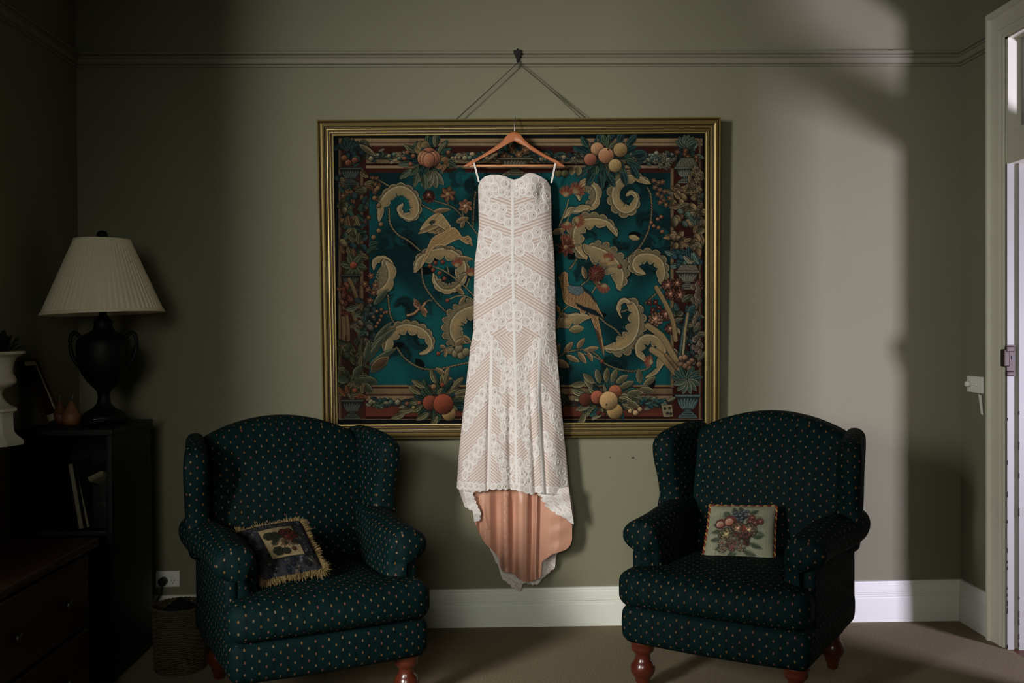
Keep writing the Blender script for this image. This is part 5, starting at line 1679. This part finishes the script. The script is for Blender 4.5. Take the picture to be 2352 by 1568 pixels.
cR = [at_depth(1632, 1161, 3.90), at_depth(1783, 1163, 3.86), at_depth(1778, 1300, 3.74), at_depth(1612, 1294, 3.80)]
cushR = empty('cushion', np.mean(cR, 0), 'cream needlepoint cushion with a fruit and flower bouquet and red gold rope edge', 'cushion')
o, edge, nr = pillow(cushR, cR, 0.060, 131, floral_cushion, 'needlepoint_front', M_CUSH, pinch=0.03)
E = catmull(edge[::3], 2, True) if False else edge
t = np.arange(len(E)) * 1.0
tan = np.roll(E, -1, 0) - np.roll(E, 1, 0)
tan /= np.linalg.norm(tan, axis=1)[:, None]
sd = np.cross(tan, nr)
# resample finely for the twist
tt = np.linspace(0, len(E), 1400, endpoint=False)
i0 = tt.astype(int)
fr_ = (tt - i0)[:, None]
wrap = lambda A: A[i0 % len(A)] * (1 - fr_) + A[(i0 + 1) % len(A)] * fr_
EE, SS = wrap(E), wrap(sd)
plen = np.linalg.norm(np.roll(E, -1, 0) - E, axis=1).sum()
ph = tt / len(E) * plen / 0.030 * 2 * PI
for nm, off, m_ in (('red_cord', 0, M_ROPER), ('gold_cord', PI, M_ROPEG)):
    Q = EE + SS * (0.0042 * np.cos(ph + off))[:, None] + nr * (0.0042 * np.sin(ph + off))[:, None]
    MB().tube(Q, 0.0040, 6, closed=True).build(nm, m_, cushR)

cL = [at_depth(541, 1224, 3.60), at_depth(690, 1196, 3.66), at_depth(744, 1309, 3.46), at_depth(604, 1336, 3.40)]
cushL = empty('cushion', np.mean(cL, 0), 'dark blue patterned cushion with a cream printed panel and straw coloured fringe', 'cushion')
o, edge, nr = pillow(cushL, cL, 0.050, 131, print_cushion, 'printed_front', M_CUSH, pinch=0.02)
fg = MB()
rs_ = np.random.RandomState(17)
Ln = len(edge)
cen = edge.mean(0)
for k in range(1900):
    f = rs_.uniform(0, Ln)
    i = int(f)
    p = edge[i % Ln] * (1 - (f - i)) + edge[(i + 1) % Ln] * (f - i)
    tn = edge[(i + 2) % Ln] - edge[(i - 2) % Ln]
    tn /= np.linalg.norm(tn)
    out = np.cross(tn, nr)
    if np.dot(out, p - cen) < 0:
        out = -out
    # fuller tufts at the corners
    cd_ = min(abs((f / Ln * 4) - round(f / Ln * 4)), 1)
    L = rs_.uniform(0.018, 0.030) * (1 + 0.35 * math.exp(-(cd_ / 0.06) ** 2)) * (1 + 0.25 * math.sin(f * 0.23) * math.sin(f * 0.11))
    dr = out + tn * rs_.normal(0, 0.35) + nr * rs_.normal(0.1, 0.3)
    dr /= np.linalg.norm(dr)
    wv = tn * 0.0012
    p = p - out * 0.006 + nr * rs_.uniform(-0.004, 0.006)
    md_ = p + dr * L * .5 + nr * 0.002
    tp = p + dr * L + np.array([0, 0, -0.003])
    fg.add([p - wv, p + wv, md_ + wv, md_ - wv, tp + wv * .4, tp - wv * .4], [(0, 1, 2, 3), (3, 2, 4, 5)])
fo = fg.build('fringe', M_FRINGE, cushL)
fo['kind'] = 'stuff'
# ------------------------------------------------------------------ black bookcase with the lamp and ornaments
BX1 = -1.410                                    # right side of the bookcase
BYB, BYF, BZ = -0.215, -0.660, 0.962
bo_ = np.array([(XL + BX1) / 2, (BYB + BYF) / 2, 0])
bk = empty('bookcase', bo_, 'low black open bookcase in the left corner under the lamp', 'bookcase')
L2 = lambda lo, hi: MB().box(np.asarray(lo, float) - bo_, np.asarray(hi, float) - bo_)
BX0 = XL + 0.03


def slab(lo, hi, r=0.003):
    lo, hi = np.asarray(lo, float), np.asarray(hi, float)
    return MB().rbox((lo + hi) / 2 - bo_, (hi - lo) / 2, r, 2)


slab((BX0, BYF - 0.012, BZ - 0.024), (BX1 + 0.008, BYB, BZ)).build('top_board', M_EBONY, bk)
slab((BX1 - 0.022, BYF, 0), (BX1, BYB, BZ - 0.024)).build('side_panel', M_EBONY, bk)
slab((BX0, BYF, 0), (BX0 + 0.022, BYB, BZ - 0.024)).build('side_panel', M_EBONY, bk)
slab((BX0 + 0.022, BYB - 0.010, 0.05), (BX1 - 0.022, BYB, BZ - 0.024)).build('back_panel', M_EBONY, bk)
for z in (0.06, 0.40, 0.555):
    slab((BX0 + 0.022, BYF + 0.01, z), (BX1 - 0.022, BYB - 0.010, z + 0.020)).build('shelf', M_EBONY, bk)
slab((BX0 + 0.022, BYF + 0.015, 0), (BX1 - 0.022, BYF + 0.03, 0.06)).build('plinth', M_EBONY, bk)


def book(px, py0, py1, Y, dep, th, lean, label, cover, hgt):
    """upright book leaning sideways, fore edge outwards"""
    z0 = 0.5775
    p = on_y(px, (py0 + py1) / 2, Y)
    o = empty('book', (p[0], Y, z0), label, 'book', group='books leaning on the upper shelf')
    o.rotation_euler = (0, lean, 0)
    MB().rbox((0, dep / 2, hgt / 2), (th / 2 - 0.002, dep / 2 - 0.002, hgt / 2 - 0.003), 0.001, 2).build('pages', M_PAPER, o)
    for s in (-1, 1):
        MB().rbox((s * (th / 2 - 0.001), dep / 2, hgt / 2), (0.0015, dep / 2, hgt / 2), 0.001, 2).build('cover', cover, o)
    return o


book(186, 1075, 1205, BYF + 0.03, 0.17, 0.020, math.radians(-9), 'pale page edges of the tallest book leaning on the bookcase upper shelf', M_BOOKC, 0.255)
book(202, 1080, 1195, BYF + 0.055, 0.16, 0.014, math.radians(-12), 'thin book with greenish page edges leaning behind the taller book', M_BOOKC, 0.235)
p = on_y(242, 1097, BYF + 0.02)
sl_ = empty('paper_slip', p - np.array([0.012, 0, 0]), 'small tilted paper slip poking out of the bookcase shelf', 'paper')
sl_.rotation_euler = (math.radians(-20), math.radians(-26), 0)
MB().rbox((0, 0, 0), (0.030, 0.05, 0.0085), 0.002, 2).build('folded_sheet', M_PAPER, sl_)
MB().rbox((-0.002, 0.006, -0.0095), (0.026, 0.05, 0.001), 0.0005, 2).build('lower_sheet', M_PAPER, sl_)
# something for the slip to rest on
qz = float(p[2]) - 0.075
ob = empty('file_box', (p[0] - 0.030, BYF + 0.17, 0.575), 'black file box holding papers on the upper shelf of the bookcase', 'box')
hz = (qz + 0.045 - 0.575)
MB().rbox((0, 0, hz / 2), (0.036, 0.11, hz / 2), 0.003, 2).build('box_body', M_EBONY, ob)
MB().rbox((0, -0.111, hz * 0.55), (0.018, 0.002, 0.010), 0.001, 2).build('label_holder', M_BLKPL, ob)

# table lamp: urn base with two handles, pleated shade
LY = -0.42
lb = on_y(239, 962, LY)
lamp = empty('table_lamp', (lb[0], LY, BZ), 'table lamp with cream pleated shade and dark two handled urn base', 'lamp')
zof = lambda py: float(on_y(234, py, LY)[2]) - BZ
ms = float(on_y(300, 700, LY)[0] - on_y(200, 700, LY)[0]) / 100
bp_ = [(50, 966), (50, 955), (46, 950), (38, 944), (24, 936), (16, 926), (13, 912), (14, 902), (20, 892), (32, 880), (46, 862), (55, 840), (59, 818), (60, 796), (58, 782), (50, 774), (44, 768), (34, 764), (24, 758), (20, 748), (22, 738), (14, 730), (8, 722), (8, 700)]
prof = [(max(r, 1) * ms, max(zof(py), 0.0)) for r, py in bp_]
prof[0] = (prof[0][0], 0.0)
body = MB().lathe(prof, 40).build('urn_base', M_LAMPB, lamp)
for s in (-1, 1):
    hp = catmull([(s * 50 * ms, zof(776)), (s * 64 * ms, zof(764)), (s * 74 * ms, zof(772)), (s * 76 * ms, zof(795)), (s * 70 * ms, zof(820)), (s * 56 * ms, zof(842))], 6)
    MB().tube(np.c_[hp[:, 0], np.zeros(len(hp)), hp[:, 1]], 0.0085, 10).build('handle', M_LAMPB, lamp)
MB().tube([(0, 0, zof(725)), (0, 0, zof(560))], 0.005, 8).build('lamp_rod', M_LAMPB, lamp)
MB().lathe([(0.005, zof(552)), (0.010, zof(550)), (0.006, zof(548)), (0.018, zof(546)), (0.0215, zof(540)), (0.0205, zof(535)), (0.014, zof(531)), (0.002, zof(529))], 20).build('finial', M_LAMPB, lamp)
# pleats: alternating folded ridges
npl = 64
ns = npl * 6
a_ = np.linspace(0, 2 * PI, ns, endpoint=False)
zz = np.linspace(0, 1, 16)
r0, r1 = 60 * ms, 132 * ms
zt, zb = zof(549), zof(720)
saw = np.interp((a_ * npl / (2 * PI)) % 1, [0, 0.12, 0.72, 0.88, 1.0], [1, 0.9, 0.15, 0.0, 1])
tilt = math.radians(-1.6)


def shade_pt(t, off):
    r = (r0 + (r1 - r0) * t)[:, None] + off * (0.5 + 0.5 * t)[:, None]
    z = (zt + (zb - zt) * t)[:, None] * np.ones_like(a_)
    x, y = r * np.cos(a_), r * np.sin(a_)
    z = z - x * math.tan(tilt) * t[:, None] * 1.4
    return np.stack([x, y, z], -1)


Pso = shade_pt(zz, 0.0060 * saw)
Psi = shade_pt(zz, 0.0060 * saw - 0.0022)
shade = MB().grid(Pso, cv=True, flip=False).grid(Psi, cv=True, flip=True).build('shade', M_SHADE, lamp)
for t0, t1, nm in ((0.0, 0.028, 'top_binding'), (0.962, 1.004, 'bottom_binding')):
    q = shade_pt(np.array([t0, t0, t1, t1, t0]), np.array([[0.0], [0.0085], [0.0085], [0.0], [0.0]]) * np.ones_like(a_))
    MB().grid(q, cv=True).build(nm, M_SHADE, shade)
for k in range(3):
    an = k * 2 * PI / 3 + 0.3
    MB().tube([(0, 0, zof(556)), (r0 * math.cos(an), r0 * math.sin(an), zof(556))], 0.0018, 6).build('spider_arm', M_LAMPB, lamp)

# framed print leaning on the wall at the left end of the bookcase top
pf = [np.array((-1.955 + 0.035, -0.245, 1.205)), np.array((-1.955 + 0.035, -0.560, 1.205))]
Z_ = BZ
c_fb = at_depth(139, 964, 4.00)
c_nb = at_depth(107, 975, 3.87)
c_ft = on_x(79, 824, XL + 0.014)
c_nt = on_x(45, 826, XL + 0.014)
pcs = empty('framed_print', (c_fb + c_nb) / 2, 'small gold edged framed print leaning against the wall behind the white urn', 'picture')
po = np.asarray(pcs.location)
q = [c_nt - po, c_ft - po, c_fb - po, c_nb - po]
nrm = np.cross(q[3] - q[0], q[1] - q[0])
nrm /= np.linalg.norm(nrm)
if np.dot(nrm, CAM - po) < 0:
    nrm = -nrm


def bil(u, v):
    return (1 - u) * (1 - v) * q[0] + u * (1 - v) * q[1] + u * v * q[2] + (1 - u) * v * q[3]


def panel(u0, u1, v0, v1, h0, h1):
    c = [bil(u0, v0), bil(u1, v0), bil(u1, v1), bil(u0, v1)]
    V = [p + nrm * h0 for p in c] + [p + nrm * h1 for p in c]
    return MB().add(V, [(0, 1, 2, 3), (7, 6, 5, 4), (0, 4, 5, 1), (1, 5, 6, 2), (2, 6, 7, 3), (3, 7, 4, 0)])


for e in ((0, 1, 0, 0.035), (0, 1, 0.965, 1), (0, 0.05, 0.035, 0.965), (0.95, 1, 0.035, 0.965)):
    panel(*e, -0.008, 0.010).build('frame_rail', M_GILTDK, pcs, smooth=False, weld=True)
for e in ((0.05, 0.95, 0.035, 0.10), (0.05, 0.95, 0.87, 0.965), (0.05, 0.13, 0.10, 0.87), (0.87, 0.95, 0.10, 0.87)):
    panel(*e, -0.004, 0.003).build('mount', M_MATTE, pcs, smooth=False, weld=True)
panel(0.13, 0.87, 0.10, 0.87, -0.004, 0.001).build('print', M_PICT, pcs, smooth=False, weld=True)


def pear(px, py, h, m, label, lean, Y):
    p = on_y(px, py, Y)
    o = empty('pear', (p[0], Y, BZ), label, 'pear', group='wooden pears beside the lamp')
    o.rotation_euler = (0.05, lean, 0)
    prof = [(0.002, 0), (0.020, 0.002), (0.033, 0.014), (0.0375, 0.030), (0.035, 0.046), (0.026, 0.062), (0.0175, 0.078), (0.0125, 0.092), (0.007, 0.099), (0.001, 0.101)]
    k = h / 0.101
    pr = catmull([(r * k, z * k) for r, z in prof], 4)
    MB().lathe(pr, 28).build('body', m, o)
    MB().tube([(0, 0, h * .97), (0.002, 0, h * 1.1), (0.006, 0.001, h * 1.26)], 0.0017, 6).build('stem', M_PAPER, o)


pear(164, 975, 0.098, M_PEAR, 'amber brown pear ornament with a pale stem, between the small picture and the lamp', 0.04, -0.50)
pear(141, 975, 0.092, M_PEAR2, 'darker pear ornament half hidden by the leaning picture', -0.04, -0.44)
p = on_y(213, 976, -0.56)
gd = empty('glass_dish', (p[0], -0.56, BZ), 'small clear glass dish on the bookcase top beside the lamp foot', 'dish')
MB().lathe([(0.030, 0.0), (0.036, 0.003), (0.043, 0.016), (0.045, 0.026), (0.0435, 0.0265), (0.040, 0.018), (0.030, 0.008), (0.001, 0.006)], 36).build('bowl', M_GLASS, gd)
MB().lathe([(0.001, 0.0065), (0.016, 0.007), (0.019, 0.011), (0.012, 0.017), (0.001, 0.018)], 24, (0.004, 0, 0)).build('stopper', M_GLASS, gd)

# ------------------------------------------------------------------ chest of drawers along the left wall, with a raised upper part
CX, CYF, CYN, CZ = -1.355, -1.00, -2.60, 0.62
HX, HZ = -1.625, 0.945
co = np.array([(XL + CX) / 2, (CYF + CYN) / 2, 0])
ches = empty('chest_of_drawers', co, 'dark brown wooden chest with a raised drawer section, along the left wall', 'chest')


def cb(lo, hi, r=0.004):
    lo, hi = np.asarray(lo, float), np.asarray(hi, float)
    return MB().rbox((lo + hi) / 2 - co, (hi - lo) / 2, r, 2)


cb((XL + 0.03, CYN, 0.05), (CX - 0.012, CYF - 0.015, CZ - 0.03)).build('carcass', M_CHEST, ches)
cb((XL + 0.03, CYN - 0.01, CZ - 0.03), (CX + 0.022, CYF + 0.012, CZ), 0.008).build('top_board', M_CHEST, ches)
cb((XL + 0.03, CYN, 0), (CX + 0.004, CYF - 0.010, 0.07), 0.006).build('plinth', M_CHEST, ches)
cb((XL + 0.03, CYN, CZ), (HX - 0.008, CYF - 0.03, HZ - 0.022)).build('upper_carcass', M_CHEST, ches)
cb((XL + 0.03, CYN, HZ - 0.022), (HX + 0.010, CYF - 0.015, HZ), 0.006).build('upper_top', M_CHEST, ches)
for c0, c1 in ((CYF - 0.045, CYF - 0.78), (CYF - 0.80, CYF - 1.55)):
    for z0, z1 in ((0.09, 0.325), (0.34, 0.575)):
        d = cb((CX - 0.014, c1, z0), (CX + 0.006, c0, z1), 0.006).build('drawer', M_CHEST, ches)
        for yk in ((c0 + (c1 - c0) * 0.28), (c0 + (c1 - c0) * 0.75)):
            kk = MB().lathe([(0.010, 0), (0.009, 0.010), (0.017, 0.016), (0.020, 0.024), (0.016, 0.031), (0.002, 0.033)], 16)
            V = np.concatenate(kk.v)
            kk.v = [V[:, [2, 1, 0]] * np.array([1, 1, -1]) + np.array([CX + 0.005, yk, (z0 + z1) / 2]) - co]
            kk.build('knob', M_KNOB, d)
for j in range(4):
    for z0, z1 in ((CZ + 0.015, CZ + 0.105), (CZ + 0.115, CZ + 0.205), (CZ + 0.215, HZ - 0.03)):
        y0_, y1_ = CYF - 0.045 - j * 0.30, CYF - 0.045 - j * 0.30 - 0.285
        d = cb((HX - 0.012, y1_, z0), (HX + 0.004, y0_, z1), 0.004).build('small_drawer', M_CHEST, ches)
        kk = MB().lathe([(0.006, 0), (0.005, 0.006), (0.010, 0.010), (0.010, 0.016), (0.001, 0.019)], 12)
        V = np.concatenate(kk.v)
        kk.v = [V[:, [2, 1, 0]] * np.array([1, 1, -1]) + np.array([HX + 0.003, (y0_ + y1_) / 2, (z0 + z1) / 2]) - co]
        kk.build('knob', M_KNOB, d)

# white urn on a faceted pedestal, dark foliage in it
UZ = 3.40
uc = at_depth(-16, 1012, UZ)
urn = empty('urn_planter', (uc[0], uc[1], HZ), 'white ceramic urn on a faceted pedestal with dark foliage, on the raised chest', 'planter', math.radians(28))
us = UZ / FPX
uz = lambda py: max(0.0, (1014 - py) * us)
rd = lambda x: (x + 16) * us


def sq_lathe(prof, n=4, rot=PI / 4):
    m_ = MB()
    a = np.linspace(0, 2 * PI, n, endpoint=False) + rot
    P = np.array([[(r * math.cos(t), r * math.sin(t), z) for t in a] for r, z in prof])
    m_.grid(P, cv=True, flip=True)
    k = len(prof)
    m_.f += [tuple(range(n))[::-1], tuple((k - 1) * n + i for i in range(n))]
    m_.m += [0, 0]
    return m_


flat_shade_sharp(sq_lathe([(rd(50), 0), (rd(52), uz(1006)), (rd(46), uz(1000)), (rd(34), uz(990)), (rd(30), uz(982)), (rd(28), uz(945)), (rd(29), uz(940)), (rd(37), uz(936)), (rd(37), uz(930)), (rd(24), uz(924)), (rd(16), uz(918))], 8, PI / 8).build('pedestal', M_CERAM, urn), 25)
up = [(rd(16), uz(921)), (rd(10), uz(912)), (rd(5), uz(904)), (rd(4), uz(896)), (rd(8), uz(887)), (rd(22), uz(881)), (rd(32), uz(874)), (rd(34.5), uz(866)), (rd(31), uz(858)), (rd(27), uz(850)), (rd(27), uz(838)), (rd(31), uz(822)), (rd(38), uz(812)), (rd(52), uz(806)), (rd(54), uz(802)), (rd(53), uz(799)), (rd(36), uz(803)), (rd(24), uz(820)), (rd(5), uz(850))]
MB().lathe(catmull(up, 4), 44).build('bowl', M_CERAM, urn)
lf = MB()
rs_ = np.random.RandomState(6)
for k in range(130):
    a_1 = rs_.uniform(0, 2 * PI)
    el = rs_.uniform(0.1, 1.5)
    base = np.array([0.03 * math.cos(a_1), 0.03 * math.sin(a_1), uz(812)])
    dr = np.array([math.cos(a_1) * math.cos(el), math.sin(a_1) * math.cos(el), math.sin(el)])
    L = rs_.uniform(0.05, 0.10)
    tp = base + dr * L
    sd_ = np.cross(dr, (0, 0, 1.0))
    sd_ /= np.linalg.norm(sd_) + 1e-9
    up_ = np.cross(sd_, dr)
    wd = rs_.uniform(0.010, 0.018)
    l2 = rs_.uniform(0.04, 0.06)
    p0 = base + dr * (L - l2)
    lf.tube([base, p0], 0.0012, 4, cap=False)
    m1 = p0 + dr * l2 * .5
    lf.add([p0, m1 + sd_ * wd + up_ * .004, m1, m1 - sd_ * wd + up_ * .004, tp], [(0, 2, 1), (0, 3, 2), (1, 2, 4), (2, 3, 4)])
fo = lf.build('foliage', M_LEAF, urn)
fo['kind'] = 'stuff'

# ------------------------------------------------------------------ power outlet, plug, basket, light switch
g0, g1 = on_y(362, 1310, 0), on_y(411, 1346, 0)
gc = (g0 + g1) / 2
gpo = empty('power_outlet', (gc[0], -0.001, gc[2]), 'white double power outlet low on the back wall behind the basket', 'outlet')
hw, hh = (g1[0] - g0[0]) / 2 + 0.006, (g0[2] - g1[2]) / 2
MB().rbox((0, -0.005, 0), (hw, 0.005, hh), 0.003, 3).build('face_plate', M_PLAST, gpo)
for dx in (-0.024, 0.024):
    r = MB().rbox((dx, -0.011, hh * .52), (0.008, 0.002, 0.006), 0.001, 2).build('rocker_switch', M_PLAST, gpo)
    sk = MB()
    for ax, az, an in ((-0.006, -0.004, 0.5), (0.006, -0.004, -0.5), (0, -0.015, 0)):
        c, s = math.cos(an), math.sin(an)
        V = np.array([(-.0011, 0, -.004), (.0011, 0, -.004), (.0011, 0, .004), (-.0011, 0, .004)])
        V = np.c_[V[:, 0] * c - V[:, 2] * s + dx + ax, np.full(4, -0.0103), V[:, 0] * s + V[:, 2] * c + az - 0.003]
        V2 = V + np.array([0, 0.0006, 0])
        sk.add(np.r_[V, V2], [(0, 1, 2, 3), (7, 6, 5, 4)])
    sk.build('socket_slots', M_BLKPL, gpo, smooth=False)
pg = on_y(373, 1336, -0.03)
plug = empty('power_plug', (pg[0], -0.0115, pg[2]), 'black plug with its lead in the left socket of the outlet', 'plug')
pl = MB().lathe([(0.019, 0), (0.019, 0.022), (0.015, 0.034), (0.006, 0.038)], 20)
V = np.concatenate(pl.v)
pl.v = [V[:, [0, 2, 1]] * np.array([1, -1, 1])]
pl.build('plug_body', M_BLKPL, plug)
MB().tube(catmull([(0, -0.030, 0), (-0.004, -0.045, -0.03), (-0.03, -0.05, -0.10), (-0.06, -0.04, -0.20), (-0.09, -0.03, -pg[2] + 0.006)] if False else
                  [[0, -0.030], [-0.004, -0.045], [-0.03, -0.05]], 4)[:, [0, 1, 1]] * np.array([1, 1, 0]) + np.c_[np.zeros(9), np.zeros(9), np.linspace(0, -0.10, 9)], 0.0035, 6).build('lead', M_BLKPL, plug)

BC = at_depth(414, 1538, 3.93)
bas = empty('woven_basket', (BC[0], BC[1], 0.0), 'round woven waste basket on the carpet between bookcase and left chair', 'basket')
br, bh = 0.100, 0.245
nst = 26
wv_ = MB()
rows = 30
for k in range(rows):
    z = 0.006 + (bh - 0.012) * k / (rows - 1)
    a = np.linspace(0, 2 * PI, nst * 4, endpoint=False)
    r = br * (0.93 + 0.09 * z / bh) + 0.0032 * np.cos(a * nst / 2 + PI * (k % 2)) 
    wv_.tube(np.c_[r * np.cos(a), r * np.sin(a), np.full(len(a), z) + 0.0010 * np.sin(a * 5 + k)], 0.0040, 5, closed=True)
wo = wv_.build('woven_wall', M_WICKER, bas)
stk = MB()
for k in range(nst):
    a = 2 * PI * k / nst
    stk.tube([(br * .93 * math.cos(a), br * .93 * math.sin(a), 0.004), (br * 1.02 * math.cos(a), br * 1.02 * math.sin(a), bh)], 0.0028, 5)
stk.build('stakes', M_WICKER, bas)
a = np.linspace(0, 2 * PI, 120, endpoint=False)
rim = MB()
for o_ in (0, PI):
    rim.tube(np.c_[(br * 1.03 + 0.004 * np.cos(a * 20 + o_)) * np.cos(a), (br * 1.03 + 0.004 * np.cos(a * 20 + o_)) * np.sin(a), bh + 0.004 + 0.004 * np.sin(a * 20 + o_)], 0.0048, 6, closed=True)
rim.build('rim', M_WICKER, bas)
MB().lathe([(0.001, 0.0), (br * .93, 0.0), (br * .93, 0.008), (0.001, 0.008)], 32).build('bottom', M_WICKER, bas)
cl = MB()
a = np.linspace(0, 2 * PI, 48, endpoint=False)
tt_ = np.linspace(0, 1, 22)
rs_ = np.random.RandomState(9)
fr = np.sum([rs_.normal(0, 1) * np.cos(k * a[None, :] + rs_.uniform(0, 6) + 2.4 * tt_[:, None] * rs_.normal()) / k for k in range(2, 8)], 0)
R_ = (br * 0.96) * np.sin(PI * np.clip(0.15 + 0.85 * tt_, 0, 1) ** 0.8)[:, None] * (1 + 0.10 * fr) + 0.001
Zc = (bh - 0.10 + 0.135 * tt_)[:, None] + 0.010 * fr * tt_[:, None]
R_ = np.where(Zc < bh + 0.01, np.minimum(R_, br * .90), R_)
cl.grid(np.stack([R_ * np.cos(a), R_ * np.sin(a), Zc], -1), cv=True, flip=True)
clo = cl.build('dark_cloth_bundle', M_DKCLOTH)
clo.location = bas.location
tag(clo, 'dark crumpled cloth heaped in the top of the woven basket', 'cloth')

sw0, sw1 = on_x(2226, 863, XR), on_x(2261, 903, XR)
swc = (sw0 + sw1) / 2
sw = empty('light_switch', (XR, swc[1], swc[2]), 'white dimmer switch plate on the dark right wall beside the doorway', 'switch')
hy, hz_ = abs(sw0[1] - sw1[1]) / 2, 0.036
MB().rbox((-0.005, 0, 0), (0.005, hy, hz_), 0.003, 3).build('face_plate', M_PLAST, sw)
for k, (dy, r, d) in enumerate(((hy * 0.62, 0.0125, 0.020), (0.006, 0.006, 0.008), (-hy * 0.32, 0.006, 0.008))):
    kb = MB().lathe([(r, 0), (r, d * .8), (r * .85, d), (0.0005, d)], 20)
    V = np.concatenate(kb.v)
    kb.v = [V[:, [2, 0, 1]] * np.array([-1, 1, 1]) + np.array([-0.0095, dy, 0.0])]
    kb.build('dimmer_knob' if k == 0 else 'push_button', M_PLAST, sw)
tgp = [on_x(px, py, XR - 0.006) - np.asarray(sw.location) for px, py in ((2247, 905), (2254, 908), (2257, 953), (2253, 950))]
tm = MB()
T_ = np.array(tgp)
tm.add(np.r_[T_, T_ + np.array([0.0025, 0, 0])], [(0, 1, 2, 3), (7, 6, 5, 4), (0, 4, 5, 1), (1, 5, 6, 2), (2, 6, 7, 3), (3, 7, 4, 0)])
pt = tm.build('hanging_tab', M_PLAST, sw, smooth=False)
# two old nail marks left on the wall
for px, py, r in ((1454, 1051, 0.005), (1402, 1050, 0.003)):
    p = on_y(px, py, 0)
    n_ = MB().lathe([(r, 0), (r * .8, 0.002), (r * .4, 0.006), (0.0003, 0.0065)], 10)
    V = np.concatenate(n_.v)
    n_.v = [V[:, [0, 2, 1]] * np.array([1.5, -1, 0.8])]
    o = n_.build('nail', M_GRIME)
    o.location = p
    tag(o, 'dark nail head in the wall below the frame, ' + ('nearer the right chair' if r > 0.004 else 'nearer the dress'), 'nail', 'nail heads below the frame')
